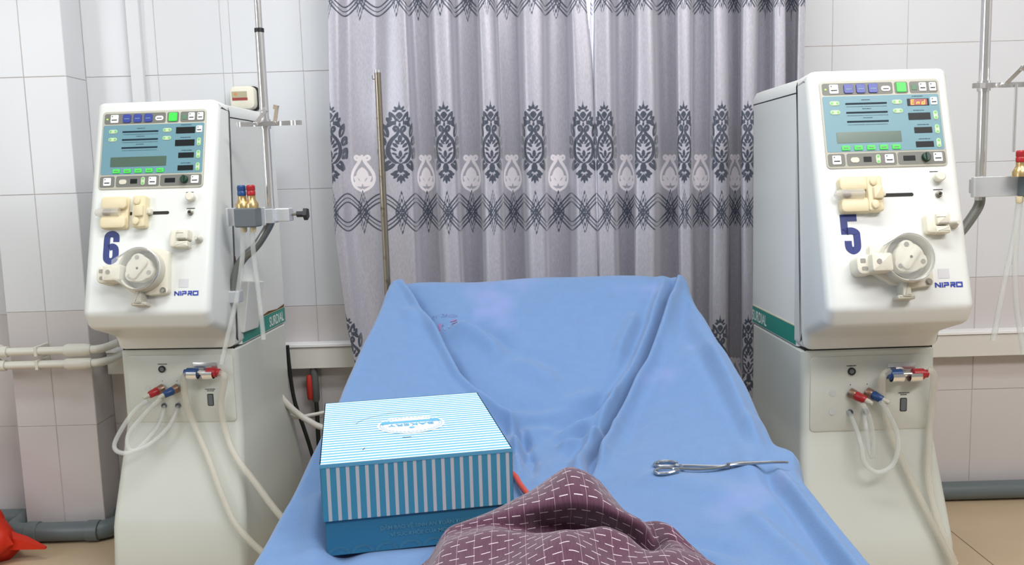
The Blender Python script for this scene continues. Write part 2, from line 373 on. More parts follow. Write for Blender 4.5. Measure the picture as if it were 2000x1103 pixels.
def damask(x, y):
    ax = np.abs(x); mn = np.minimum; mx = np.maximum
    d = ell(ax, y, 0, 445, 7, 42)
    for e in ((0, 405, 17, 38, 0), (34, 400, 15, 34, -38), (52, 372, 12, 26, -70)): d = mn(d, ell(ax, y, *e))
    d = mx(d, -ell(ax, y, 0, 372, 22, 13))
    d = mn(d, mx(leaf(ax, y, 0, 300, 62, 44, 90), -seg(ax, y, [(0, 262), (30, 300), (62, 345)], [5, 5, 4])))
    up_ = mn(mn(leaf(ax, y, 75, 300, 78, 34, 62), leaf(ax, y, 112, 262, 55, 27, 45)), mn(leaf(ax, y, 104, 222, 52, 30, -40), leaf(ax, y, 70, 232, 40, 24, 20)))
    up_ = mx(up_, -mn(leaf(ax, y, 66, 280, 34, 10, 60), leaf(ax, y, 84, 262, 20, 6, 20)))
    d = mn(d, up_)
    d = mn(d, leaf(ax, y, 0, 205, 40, 13, 90))
    sl = leaf(ax, y, 168, 150, 100, 48, 62); sl = mx(sl, -mn(leaf(ax, y, 162, 130, 45, 7, 66), leaf(ax, y, 172, 146, 18, 5, 25))); d = mn(d, sl)
    for (cx, cy, a, bb, ro) in ((206, 28, 78, 52, 42), (226, 20, 48, 36, -20), (208, -120, 88, 58, 50), (224, -140, 54, 42, -60), (126, -262, 96, 54, -32), (152, -292, 48, 36, -70)): d = mn(d, leaf(ax, y, cx, cy, a, bb, ro))
    for (cx, cy, ro) in ((200, 14, 42), (200, -128, 40), (110, -250, -32)): d = mx(d, -mn(leaf(ax, y, cx, cy, 30, 6, ro), leaf(ax, y, cx+8, cy, 16, 4, ro+60)))
    # light channel around the vase then the vase stroke
    vs_ = cr([(46, 142), (62, 170), (44, 190), (24, 178), (14, 140), (34, 92), (84, 40), (122, -30), (132, -100), (110, -165), (60, -222), (20, -240)])
    wd = np.interp(np.linspace(0, 1, len(vs_)), [0, .15, .35, .6, .75, .9, 1], [17, 15, 12, 25, 30, 18, 7])
    ch = seg(ax, y, vs_, [q+9 for q in wd]); d = mx(d, -ch); d = mn(d, seg(ax, y, vs_, list(wd)))
    inside = mx(-mn(seg(ax, y, vs_, [q+9 for q in wd]), 1e9), np.maximum(ax-110, np.abs(y+80)-170))
    for (cx, cy, a, bb, ro) in ((0, 50, 46, 24, 90), (30, 8, 40, 15, 52), (52, -28, 44, 18, 42), (66, -78, 40, 15, 34), (62, -130, 36, 13, 24), (30, -170, 36, 14, 40), (0, -130, 44, 20, 90)): d = mn(d, leaf(ax, y, cx, cy, a, bb, ro))
    d = mn(d, ell(ax, y, 0, -212, 18, 16))
    tl = mn(leaf(ax, y, 0, -298, 62, 36, 90), leaf(ax, y, 52, -345, 44, 18, -28)); tl = mx(tl, -mx(ell(ax, y, 0, -352, 30, 24), -ell(ax, y, 0, -336, 24, 20))); d = mn(d, tl)
    for (cx, cy, a, bb, ro) in ((72, -372, 42, 20, 6), (50, -396, 44, 17, -40), (24, -425, 46, 14, -66), (0, -430, 64, 16, 90)): d = mn(d, leaf(ax, y, cx, cy, a, bb, ro))
    return d
def vase(x, y):   # small pale motif
    ax = np.abs(x); mn = np.minimum; mx = np.maximum
    p = cr([(38, 150), (60, 160), (66, 180), (48, 194), (26, 176), (22, 140), (60, 80), (98, 10), (104, -60), (70, -125), (16, -165)])
    d = seg(ax, y, p, list(np.interp(np.linspace(0, 1, len(p)), [0, .3, .7, 1], [12, 12, 17, 12])))
    d = mn(d, ell(ax, y, 0, 180, 16, 26)); bl = mn(leaf(ax, y, 0, -20, 100, 56, 90), mn(leaf(ax, y, 40, -50, 52, 30, 40), leaf(ax, y, 36, -95, 50, 26, 20)))
    bl = mx(bl, -leaf(ax, y, 30, -50, 30, 5, 60)); bl = mx(bl, -ell(ax, y, 0, -110, 7, 16)); bl = mx(bl, -ell(ax, y, 24, -128, 12, 5, 30))
    return mn(mn(d, bl), leaf(ax, y, 0, -170, 30, 14, 90))
REP = .235; HALF = REP/2; ZPER = .672
def print_fields(s, z):
    dk = np.full(s.shape, .02); lt = np.full(s.shape, .02)
    for k0 in (0, -1):
        zc = z-k0*ZPER
        u = 264e-6
        sm = (s+HALF) % REP-HALF
        y = (zc-1.254)/u
        msk = np.abs(y) < 560
        dd = np.full(s.shape, .02); dd[msk] = damask(sm[msk]/u, y[msk])*u; dk = np.minimum(dk, dd)
        sv = s % REP-HALF; y2 = (zc-1.155)/.00031; m2 = np.abs(y2) < 260
        dd = np.full(s.shape, .02); dd[m2] = vase(sv[m2]/.00031, y2[m2])*.00031; lt = np.minimum(lt, dd)
    for k0 in (1, 0, -1):
        zr = z-(1.035+k0*ZPER); m3 = np.abs(zr) < .1
        ss = s[m3]; zz = zr[m3]; d = np.full(ss.shape, .02)
        sh = np.sin(pi*ss/HALF); sh = np.sign(sh)*np.abs(sh)**.8
        sl = np.sqrt(1+(.045*pi/HALF*np.cos(pi*ss/HALF))**2)
        for c, wv in ((.0135, .0024), (0, .0019), (-.0135, .0024)):
            for sg in (1, -1): d = np.minimum(d, np.abs(zz-(sg*.046*sh+c))/sl-wv)
        sn = (ss+HALF/2) % HALF-HALF/2
        for hh, wd in ((.068, .017), (.044, .011)):
            d = np.minimum(d, np.abs(np.abs(zz)*wd+np.abs(sn)*hh-hh*wd)/sqrt(hh*hh+wd*wd)-.0013)
        t = dk[m3]; dk[m3] = np.minimum(t, d)
    return dk, lt
cm = bpy.data.materials.new('printed_satin_curtain'); cm.use_nodes = True
nt = cm.node_tree; pb = nt.nodes['Principled BSDF']
def attr_mask(an):
    a = nt.nodes.new('ShaderNodeAttribute'); a.attribute_name = an
    r = nt.nodes.new('ShaderNodeMapRange'); r.inputs[1].default_value = .0006; r.inputs[2].default_value = -.0006; nt.links.new(a.outputs['Fac'], r.inputs[0]); return r.outputs[0]
tc = nt.nodes.new('ShaderNodeTexCoord'); nz = nt.nodes.new('ShaderNodeTexNoise'); nz.inputs['Scale'].default_value = 260; nz.inputs['Detail'].default_value = 2
mp = nt.nodes.new('ShaderNodeMapping'); mp.inputs['Scale'].default_value = (1, 1, .35); nt.links.new(tc.outputs['Object'], mp.inputs[0]); nt.links.new(mp.outputs[0], nz.inputs['Vector'])
b0 = nt.nodes.new('ShaderNodeMix'); b0.data_type = 'RGBA'; b0.inputs[6].default_value = lin((164, 163, 172))+(1,); b0.inputs[7].default_value = lin((202, 200, 210))+(1,); nt.links.new(nz.outputs['Fac'], b0.inputs[0])
b1 = nt.nodes.new('ShaderNodeMix'); b1.data_type = 'RGBA'; nt.links.new(attr_mask('print_light'), b1.inputs[0]); nt.links.new(b0.outputs[2], b1.inputs[6]); b1.inputs[7].default_value = lin((252, 246, 249))+(1,)
b2 = nt.nodes.new('ShaderNodeMix'); b2.data_type = 'RGBA'; nt.links.new(attr_mask('print_dark'), b2.inputs[0]); nt.links.new(b1.outputs[2], b2.inputs[6]); b2.inputs[7].default_value = lin((74, 80, 94))+(1,)
nt.links.new(b2.outputs[2], pb.inputs['Base Color']); pb.inputs['Roughness'].default_value = .4; pb.inputs['Metallic'].default_value = .3; pb.inputs['Specular IOR Level'].default_value = .6; pb.inputs['Sheen Weight'].default_value = .3
bmp = nt.nodes.new('ShaderNodeBump'); bmp.inputs['Strength'].default_value = .12; bmp.inputs['Distance'].default_value = .001; nt.links.new(nz.outputs['Fac'], bmp.inputs['Height']); nt.links.new(bmp.outputs[0], pb.inputs['Normal'])
def px2x(p): return -.556+(p-650)*.001628
def curtain(name, knots, k_start, k_end, amps, lab, left_edge=None, right_top=None, edge=None):
    """knots: screen-ordered ridge (even) and valley (odd) positions across the rail"""
    ks = np.arange(len(knots)); kk = np.arange(k_start, k_end+1e-6, .003/HALF)
    X = np.array([px2x(p) for p in knots]); fine = np.interp(kk, ks, X)
    lo = kk < 0; fine[lo] = X[0]+(kk[lo])*(X[1]-X[0])*.9
    hi = kk > len(knots)-1; fine[hi] = X[-1]+(kk[hi]-(len(knots)-1))*(X[-1]-X[-2])
    wn_ = 21; pad = np.pad(fine, wn_//2, mode='reflect', reflect_type='odd'); fine = np.convolve(pad, np.ones(wn_)/wn_, 'valid')
    A = np.interp(kk, ks, amps)
    zs = [.16]; z = .16
    while z < 1.95:
        zz = (z-1.035) % ZPER; dense = (zz < .085 or zz > ZPER-.085) or (.045 < zz < .37)
        z += .003 if dense and z > .42 else .03; zs.append(z)
    zs = np.array(zs); K, Z = np.meshgrid(kk, zs)
    ph = pi*K; dz = np.clip((1.6-Z)/1.3, 0, 1)
    a = A[None, :]*(.85+.3*dz)*(1+.12*np.sin(K*2.3+Z*1.1))
    Xg = fine[None, :]+.0065*np.sin(2*ph)*(A[None, :]/.045)+.004*np.sin(3*Z+K*1.7)
    Yg = 2.80-a*np.tanh(1.7*np.cos(ph+.25*np.sin(Z*1.3+K)))/.935+.003*np.sin(2.1*ph+Z*2)
    Xg = Xg*(Yg/2.80)
    if left_edge: Xg = Xg+left_edge(Z)*np.clip(1-(K-k_start)/3.0, 0, 1)
    if edge: Xg = Xg+edge(Z)*np.clip(1-np.abs(K-(k_end if edge.__name__ == 'er' else k_start))/.7, 0, 1)
    sg = K*HALF; dk, lt = print_fields(sg, Z+.026*(Xg)-.004)
    nr, nc = K.shape; me = bpy.data.meshes.new(name)
    co = np.stack([Xg, Yg, Z], -1).reshape(-1, 3); idx = np.arange(nr*nc).reshape(nr, nc)
    q = np.stack([idx[:-1, :-1], idx[:-1, 1:], idx[1:, 1:], idx[1:, :-1]], -1).reshape(-1, 4)
    me.vertices.add(len(co)); me.vertices.foreach_set('co', co.ravel()); me.loops.add(q.size); me.loops.foreach_set('vertex_index', q.ravel().astype(np.int32))
    me.polygons.add(len(q)); me.polygons.foreach_set('loop_start', np.arange(0, q.size, 4, dtype=np.int32)); me.update(calc_edges=True)
    for an, d in (('print_dark', dk), ('print_light', lt)):
        at = me.attributes.new(an, 'FLOAT', 'POINT'); at.data.foreach_set('value', d.ravel().astype(np.float32))
    me.materials.append(cm); me.polygons.foreach_set('use_smooth', [True]*len(me.polygons))
    o = bpy.data.objects.new(name, me); C.objects.link(o); tag(o, lab, 'curtain', 'grey satin curtains'); return o
def le(Z): return np.interp(Z, [.3, .47, .68, 1.0, 1.3, 1.71, 2], [.05, .045, .012, -.01, -.004, .012, .012])
def er(Z): return np.interp(Z, [1.45, 1.52, 1.7, 1.95], [.004, .003, -.012, -.022])
def el(Z): return np.interp(Z, [1.45, 1.52, 1.7, 1.95], [-.004, -.003, .008, .014])
curtain('curtain', [650, 708, 782, 828, 870, 920, 957, 997, 1045, 1088, 1136], 0, 10.42, [.018, .030, .036, .046, .058, .058, .056, .056, .056, .056, .04],
        'grey satin curtain on the left with damask medallions, its edge by the tiled wall', left_edge=le, edge=er)
curtain('curtain', [1182, 1226, 1252, 1308, 1337, 1368, 1408, 1434, 1462, 1490, 1520, 1545, 1570], -.80, 12, [.04, .056, .058, .06, .056, .056, .056, .056, .056, .056, .056, .056, .056],
        'grey satin curtain on the right, drawn behind the right dialysis machine', edge=el)

# ================================================================== DIALYSIS MACHINES
HW = .1675; DEP = .385
FA = Vector((0, -.205, .86)); FB = Vector((0, -.055, 1.375)); FW = (FB-FA).normalized(); FN = Vector((0, -FW.z, FW.y))
FM = frame(FA, (1, 0, 0), FW, FN)                     # tilted front face: (u, t, h)
LM = frame((0, -.044, .0115), (1, 0, 0), (0, 0, 1), (0, -1, 0))  # lower front: (x, z, out)
def fm(): b = MB(); b.M = FM; return b
def lm(): b = MB(); b.M = LM; return b
def off(Mx, x, y, z=0): return Mx @ Matrix.Translation((x, y, z))
PW, PH, PT = .284, .214, .513    # control panel size and top (t)
def pu(fx_): return -.002+(fx_-.5)*PW
def pt(fy_): return PT-fy_*PH
def make_machine(loc, rz, label, number, slider, end_text, cfg):
    root = empty('dialysis_machine', loc, rz); tag(root, label, 'dialysis machine', 'dialysis machines beside the bed')
    # lower cabinet
    rings = []
    for z, x, yf, yb in ((.03, .188, -.135, DEP+.03), (.045, .192, -.139, DEP+.03), (.22, .189, -.124, DEP+.025), (.25, .188, -.115, DEP+.02), (.45, .171, -.057, DEP), (.48, .1685, -.048, DEP), (.50, HW, -.044, DEP), (.698, HW, -.044, DEP), (.702, HW-.003, -.041, DEP-.003)):
        rings.append([(px_, py_, z) for px_, py_ in rrect(0, (yf+yb)/2, 2*x, yb-yf, .022, 5)])
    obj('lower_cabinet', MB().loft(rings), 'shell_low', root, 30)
    for sx in (-1, 1):
        for yy in (-.1, .34): obj('castor', MB().tube([(sx*.15-.012, yy, .02), (sx*.15+.012, yy, .02)], .02, 14), 'black', root)
    obj('seam_gap', MB().box(-HW+.008, HW-.008, -.036, DEP-.01, .700, .710), 'seam', root, 0)
    # upper body, side stripe, top cover
    rr = lambda x, y0, y1, z, r=.012: [(a, c, z) for a, c in rrect(0, (y0+y1)/2, 2*x, y1-y0, r, 3)]
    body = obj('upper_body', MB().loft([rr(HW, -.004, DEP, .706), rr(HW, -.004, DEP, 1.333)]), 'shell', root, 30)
    obj('top_cover', MB().loft([rr(HW+.001, -.004, DEP+.002, 1.336), rr(HW+.001, -.004, DEP+.002, 1.350), rr(HW-.006, .0, DEP-.006, 1.366), rr(HW-.02, .01, DEP-.02, 1.371)]), 'shell', root, 30)
    obj('cover_seam', MB().box(-HW+.002, HW-.002, 0, DEP-.002, 1.332, 1.337), 'seam', root, 0)
    for sx in (-1, 1):
        b = MB(); x = sx*HW
        b.box(*sorted((x, x+sx*.0012)), .006, DEP-.012, .709, .755); b.cur = 1; b.box(*sorted((x, x+sx*.0014)), .006, DEP-.012, .7555, .7585)
        st = obj('side_stripe', b, ['stripe', 'stripe_edge'], root, 0, label='green side stripe')
        if sx < 0: mx = frame((x-.0017, DEP-.013, .716), (0, -1, 0), (0, 0, 1), (-1, 0, 0))
        else: mx = frame((x+.0017, DEP-.16, .716), (0, 1, 0), (0, 0, 1), (1, 0, 0))
        text('side_lettering', 'SURDIAL', .042, mx, 'print_white', st, .80, .0006)
    # head
    prof = fillet([(.032, .700), (.032, 1.372, .012), (-.0539, 1.379, .016), (-.205, .86), (-.2137, .830, .03), (-.192, .787, .03), (-.112, .760, .05), (-.064, .742, .03), (-.050, .707, .006)], 5)
    r = .024; rings = []
    steps = [(-1, a) for a in np.linspace(0, pi/2, 6)]+[(1, a) for a in np.linspace(pi/2, 0, 6)]
    P0 = prof[::-1]
    # orientation: want counter-clockwise for inset()
    ar = sum(P0[i-1][0]*P0[i][1]-P0[i][0]*P0[i-1][1] for i in range(len(P0)))
    if ar < 0: P0 = P0[::-1]
    for sg_, a in steps:
        d = r-r*sin(a) if True else 0
        q = inset(P0, d) if d > 1e-6 else P0
        x = sg_*(HW+.002-r+r*cos(a))
        rings.append([(x, yy, zz) for yy, zz in q])
    b = MB(); b.loft(rings); obj('head_housing', b, 'shell', root, 40)
    # ---------------- control panel
    ho = .0     # face surface height
    b = fm(); b.prism(rrect(pu(.5), pt(.5), PW, PH, .010), -.004, .0025, .001); panel = obj('control_panel', b, 'bezel', root, 30)
    def zone(x0, x1, y0, y1, m, r_=.005, name='key_field'):
        b = fm(); b.prism(rrect((pu(x0)+pu(x1))/2, (pt(y0)+pt(y1))/2, pu(x1)-pu(x0), pt(y0)-pt(y1), r_), .002, .0030); return obj(name, b, m, panel, 0)
    for a in ((.02, .61, .03, .165), (.625, .738, .03, .165), (.752, .985, .03, .165)): zone(*a, 'field')
    for a in ((.015, .155, .835, .975), (.17, .58, .835, .975), (.592, .985, .835, .975)): zone(*a, 'field')
    zone(.015, .985, .18, .815, 'teal', .004, 'display_field')
    def key(x0, x1, y0, y1, m, h=.0045, r_=.0025, name='button', mark=True):
        b = fm(); b.prism(rrect((pu(x0)+pu(x1))/2, (pt(y0)+pt(y1))/2, pu(x1)-pu(x0), pt(y0)-pt(y1), r_), .0028, h, .0006)
        if mark == 'dot':
            b.cur = 1; b.flat(circle(pu(x0)+.0045, pt(y0)-.0045, .0016, 10), h+.0003); b.flat(rrect((pu(x0)+pu(x1))/2, (pt(y0)*.35+pt(y1)*.65), (pu(x1)-pu(x0))*.7, .0028, .0004), h+.0003)
        if mark == 'txt':
            b.cur = 1; b.flat(rrect((pu(x0)+pu(x1))/2, (pt(y0)*.45+pt(y1)*.55), (pu(x1)-pu(x0))*.62, .0022, .0004), h+.0003)
        return obj(name, b, [m, 'ink' if m in ('white', 'cream_key') else 'teal' if m == 'blue_key' else 'field'], panel, 0)
    def label_line(xc, yc, wd, h=.0022):
        b = fm(); x = pu(xc)-wd/2
        while x < pu(xc)+wd/2:
            l = random.uniform(.0012, .003); b.flat(rrect(x+l/2, pt(yc), l, h*random.uniform(.7, 1), .0003), .0034); x += l+.0011
        return b
    b = fm(); b.prism(circle(pu(.048), pt(.10), .0022, 10, .0016), .0028, .0042); obj('status_led', b, 'led_green', panel, 0)
    key(.08, .155, .045, .15, 'white', mark='dot')
    for x0 in (.20, .303, .406): key(x0, x0+.077, .045, .15, 'blue_key', .0055, .004, mark='txt')
    key(.512, .59, .075, .135, 'white', .0045, .006, mark='txt')
    key(.642, .722, .04, .15, 'green_key', .005, .003, mark=False)
    key(.768, .812, .07, .13, 'green_dim', .0038, .001, mark=False)
    key(.83, .89, .045, .145, 'white', mark='dot'); key(.915, .972, .045, .145, 'white', mark='dot')
    def pill(xc, yc, vert=False):
        b = fm(); a, c = (.0235, .0105) if not vert else (.0105, .0225)
        b.prism(rrect(pu(xc), pt(yc), a, c, .0052), .0028, .0042, .0005); b.cur = 1
        for q in (-1, 1):
            if vert: b.flat(circle(pu(xc), pt(yc)+q*.0062, .0034, 10), .0045)
            else: b.flat(circle(pu(xc)+q*.0066, pt(yc), .0034, 10), .0045)
        obj('button', b, ['pill', 'pill_dot'], panel, 0)
    for yc in (.262, .365): pill(.112, yc); pill(.633, yc)
    for yc in (.425, .585, .742): pill(.942, yc, True)
    for yc in (.27, .372, .476):
        b = fm(); b.prism(rrect(pu(.375), pt(yc), .098, .0042, .0006), .0028, .0036); obj('indicator_bar', b, 'bar', panel, 0)
        mb_ = label_line(.375, yc-.042, .02); mb_.v += label_line(.375, yc+.033, .09, .0014).v[:0]
        t2 = label_line(.375, yc+.035, .094, .0014); n0 = len(mb_.v); mb_.v += t2.v; mb_.f += [tuple(i+n0 for i in f) for f in t2.f]; mb_.mi += t2.mi
        obj('scale_print', mb_, 'bar', panel, 0)
    b = fm(); b.prism(rrect(pu(.372), pt(.655), .152, .0265, .001), .0028, .0036); obj('lcd_screen', b, 'lcd', panel, 0, label='grey-green liquid crystal screen')
    for k in range(5): key(.135+.1045*k, .135+.1045*k+.068, .748, .80, 'green_key', .0052, .0015, mark='txt')
    for k, (x0, x1, y0, y1) in enumerate(((.718, .90, .23, .312), (.715, .90, .393, .473), (.752, .90, .558, .625), (.752, .90, .72, .785))):
        b = fm(); b.prism(rrect((pu(x0)+pu(x1))/2, (pt(y0)+pt(y1))/2, pu(x1)-pu(x0), pt(y0)-pt(y1), .0008), .0028, .0036)
        d = obj('display', b, 'dark', panel, 0)
        obj('scale_print', label_line((x0+x1)/2, y0-.028, .026), 'bar', panel, 0)
        if k == 0 and end_text:
            # lit seven-segment word
            b = fm(); b.flat(rrect(pu(.812), pt(.271), .040, .0150, .002), .0039); obj('led_glow_window', b, 'led_red_bg', panel, 0)
            b = fm(); sgw = .0017
            def S(*pts): b.ribbon([(pu(.80)+a, pt(.271)+c) for a, c in pts], sgw, .0042)
            x = -.013; h = .0052
            S((x+.006, h), (x, h), (x-.001, 0), (x-.0018, -h), (x+.005, -h)); S((x-.001, 0), (x+.005, 0))
            x = -.0005; S((x-.001, -h), (x, -.0005), (x+.0052, -.0005), (x+.0044, -h))
            x = .0115; S((x+.0065, h), (x+.0052, -h), (x-.001, -h), (x, -.0005), (x+.006, -.0005))
            obj('lit_digits', b, 'led_red', panel, 0, label='glowing orange letters')
    key(.912, .968, .218, .305, 'white', mark='dot')
    key(.05, .122, .855, .955, 'white', mark='dot')
    key(.20, .272, .88, .94, 'cream_key', .0042, .006, mark=False)
    b = fm(); b.prism(rrect(pu(.34), pt(.905), .0185, .0125, .0008), .0028, .0036); obj('display', b, 'dark', panel, 0)
    pill(.428, .905, True); key(.483, .556, .855, .955, 'white', mark='dot')
    b = fm(); b.prism(rrect(pu(.685), pt(.905), .028, .012, .0008), .0028, .0036); obj('display', b, 'dark', panel, 0)
    b = fm(); b.M = off(FM, pu(.822), pt(.90)); b.lathe([(.0105, .0028), (.0105, .006), (.0092, .0105), (.0085, .011)], 18); b.box(-.0025, .0025, -.0095, .0095, .0105, .014); obj('control_knob', b, 'knob_green', panel)
    key(.885, .958, .85, .95, 'white', mark='dot')
    # ---------------- syringe pump
    u0 = -.108
    b = fm(); b.prism(rrect(-.012, .233, .128, .0085, .004), -.002, .0006); obj('slide_slot', b, 'seam', root, 0)
    b = fm()
    b.prism(rrect(u0+.018, .259, .070, .034, .010), -.002, .020, .006); b.prism(rrect(u0+.018, .208, .070, .034, .010), -.002, .020, .006)
    b.prism(rrect(u0+.022, .2335, .066, .086, .006), -.002, .009, .003)
    sy = obj('syringe_holder', b, 'cream', root)
    b = fm(); b.M = off(FM, 0, .2335, .017); b.M = b.M @ Matrix.Rotation(-pi/2, 4, 'Y') @ Matrix.Translation((0, 0, 0))
    a0 = .058-.0; b.lathe([(.002, .140), (.0085, .136), (.0115, .128), (.0115, .072)], 18)
    obj('syringe_barrel', b, 'barrel', sy)
    b = fm(); b.M = off(FM, 0, .2335, .017) @ Matrix.Rotation(-pi/2, 4, 'Y'); b.lathe([(.004, .118), (.0075, .115), (.0075, .102), (.004, .100)], 14); obj('syringe_plunger', b, 'piston', sy)
    us = slider
    b = fm(); b.prism(rrect(us, .2335, .036, .084, .006), -.001, .024, .005); b.prism(rrect(us+.004, .2335, .022, .030, .004), .0, .032, .004)
    for q in (-1, 1): b.prism(circle(us-.004, .2335+q*.027, .009, 12, .011), .02, .030, .004)
    sl = obj('plunger_slider', b, 'cream', root)
    b = fm(); b.prism(rrect(us+.021, .236, .014, .016, .003), -.001, .016, .003); obj('slider_catch', b, 'ivory', sl)
    # ---------------- knob, jack, level clamp, nozzle
    b = fm(); b.M = off(FM, .112, .2705); b.lathe([(.0105, 0), (.0105, .008), (.012, .010), (.0115, .018), (.009, .020)], 20); obj('pressure_port_cap', b, 'ivory', root)
    b = fm(); b.M = off(FM, .110, .231); b.lathe([(.0075, 0), (.0075, .004), (.005, .005), (.005, .009)], 16); b.cur = 1; b.lathe([(.0035, .009), (.003, .0128), (.001, .013)], 12); obj('pressure_jack', b, ['screw', 'seam'], root)
    b = fm(); b.flat(rrect(.105, .286, .020, .0018, .0003), .0008); b.flat(rrect(.110, .2425, .022, .0018, .0003), .0008); obj('port_print', b, 'ink', root, 0)
    b = fm(); b.prism(rrect(.078, .160, .026, .046, .008), -.001, .020, .006); b.prism(rrect(.102, .169, .032, .028, .005), -.001, .028, .005); b.prism(rrect(.100, .144, .034, .017, .004), -.001, .026, .005)
    lc = obj('air_detector_clamp', b, 'ivory', root)
    b = fm(); b.prism(rrect(.101, .1575, .022, .003, .001), .024, .0288); b.prism(rrect(.096, .172, .020, .0012, .0003), .0278, .0285); obj('clamp_gap', b, 'shaft', lc, 0)
    b = fm(); b.M = off(FM, .137, .159); b.lathe([(.010, 0), (.009, .006), (.0045, .018), (.0045, .024)], 16); obj('tube_nozzle', b, 'ivory_dark', root)
    # ---------------- number and lettering
    b = fm()
    if number == '5':
        b.ribbon([(-.086, .1815), (-.1165, .1815), (-.1165, .143)], .0165, .0006)
        b.ribbon([(p.x, p.y) for p in smooth_path([(-.1165, .148, 0), (-.113, .150, 0), (-.100, .151, 0), (-.0905, .146, 0), (-.0895, .138, 0), (-.0895, .120, 0), (-.0915, .110, 0), (-.100, .1045, 0), (-.1085, .110, 0), (-.1105, .118, 0), (-.1105, .128, 0)], 5)], .0165, .0006)
    else:
        b.ribbon([(p.x, p.y) for p in smooth_path([(-.0855, .158, 0), (-.0855, .168, 0), (-.088, .1755, 0), (-.098, .1795, 0), (-.108, .1755, 0), (-.1105, .166, 0), (-.1105, .145, 0), (-.1105, .122, 0), (-.108, .112, 0), (-.098, .107, 0), (-.088, .112, 0), (-.0855, .120, 0), (-.0855, .134, 0), (-.088, .142, 0), (-.096, .146, 0), (-.104, .142, 0)], 5)], .0168, .0006)
    obj('number_sticker', b, 'number', root, 0, label='dark blue vinyl number '+number)
    # brand word, built from strokes
    b = fm(); x0, y0, ch, st = .0785, .0135, .0118, .0033
    def L(*pts, w_=st): b.ribbon([(x0+a, y0+c) for a, c in pts], w_, .0008)
    L((.001, 0), (.001, ch), ); L((.001, ch-.0012), (.0115, .0012)); L((.0117, 0), (.0117, ch))
    L((.0165, 0), (.0165, ch))
    L((.0212, 0), (.0212, ch*.55)); L((.0200, ch-.0013), (.0300, ch-.0013), (.0305, ch*.45), (.0212, ch*.45))
    L((.0350, ch-.0013), (.0445, ch-.0013), (.0450, ch*.5), (.0362, ch*.5)); L((.0362, 0), (.0362, ch*.55)); L((.0395, ch*.5), (.0455, .0))
    b.ribbon([(x0+.0494, y0+.0013), (x0+.0494, y0+ch-.0013), (x0+.0615, y0+ch-.0013), (x0+.0615, y0+.0013)], st, .0008, True)
    obj('brand_lettering', b, 'brand', root, 0, label='blue brand lettering on white front')
    b = fm(); b.flat(rrect(.101, .0455, .026, .022, .001), .0005); obj('square_sticker', b, 'sq', root, 0)
    # ---------------- blood pump
    uc, tcn = .004, .077
    def ring_poly(r0, n=36): return circle(uc, tcn, r0, n)
    outer = fillet([(uc-.075, tcn+.034, .012), (uc-.045, tcn+.056, .03), (uc+.03, tcn+.060, .03), (uc+.062, tcn+.050, .014), (uc+.066, tcn-.060, .012), (uc+.018, tcn-.064, .01), (uc-.03, tcn-.056, .03), (uc-.075, tcn-.026, .012)], 5)[::-1]
    b = fm(); b.prism(outer, -.002, .018, .005); hp = obj('blood_pump', b, 'ivory', root)
    b = fm(); b.M = off(FM, uc, tcn); b.lathe([(.056, .015), (.056, .046), (.053, .049), (.050, .046), (.049, .020), (.048, .0185), (.002, .0185)], 40); obj('pump_ring', b, 'ivory_dark', hp)
    b = fm(); b.M = off(FM, uc, tcn); b.lathe([(.047, .019), (.047, .024), (.005, .0245)], 36); obj('track_bed', b, 'shaft', hp)
    lob = []
    for k in range(72):
        a = 2*pi*k/72; rr_ = .0335+.0065*max(0, cos(3*(a-radians(100))))**.8
        lob.append((uc+rr_*cos(a), tcn+rr_*sin(a)))
    b = fm(); b.prism(lob, .022, .050, .003); ro = obj('rotor', b, 'ivory', hp)
    b = fm(); b.prism(rrect(uc+.002, tcn, .022, .060, .009), .048, .056, .004)
    b.v = [tuple(FM @ (Matrix.Translation((uc, tcn, 0)) @ Matrix.Rotation(radians(-38), 4, 'Z') @ Matrix.Translation((-uc, -tcn, 0)) @ (FM.inverted() @ Vector(v)))) for v in b.v]
    obj('rotor_grip', b, 'ivory', hp)
    b = fm()
    for k in range(3):
        a = radians(100+120*k); b.prism(circle(uc+.030*cos(a), tcn+.030*sin(a), .0055, 14), .049, .0512)
    b.cur = 1; b.prism(circle(uc, tcn, .0032, 12), .05, .0568); obj('rotor_screws', b, ['screw', 'ink'], hp, 0)
    b = fm(); pth_ = [(uc-.058, tcn+.028, .050)]+[(uc+.0535*cos(a), tcn+.0535*sin(a), .052) for a in np.linspace(radians(120), radians(-100), 22)]
    b.tube(pth_, .0022, 8); obj('cover_rim', b, 'steel', hp)
    cov = [(uc-.066, tcn+.022)]+[(uc+.054*cos(a), tcn+.054*sin(a)) for a in np.linspace(radians(118), radians(-112), 26)]+[(uc-.066, tcn-.022)]
    b = fm(); b.prism(cov[::-1], .058, .0605); obj('clear_cover', b, 'clear', hp)
    b = fm(); b.prism(rrect(uc-.066, tcn-.010, .048, .042, .006), .01, .060, .006); b.prism(rrect(uc-.096, tcn-.011, .040, .046, .014), .0, .040, .006); lt_ = obj('cover_latch', b, 'ivory', hp)
    b = fm(); b.prism(circle(uc-.074, tcn-.009, .006, 14), .058, .0608); b.prism(rrect(uc-.102, tcn-.003, .012, .010, .002), .038, .0406); b.prism(rrect(uc-.099, tcn-.021, .014, .009, .003), .038, .0406); obj('latch_recess', b, 'shaft', hp, 0)
    b = fm(); b.prism(rrect(uc-.006, tcn-.066, .020, .040, .004), .0, .034, .005); b.prism(rrect(uc-.006, tcn-.086, .040, .010, .003), .0, .030, .004); obj('tube_outlet', b, 'ivory_dark', hp)
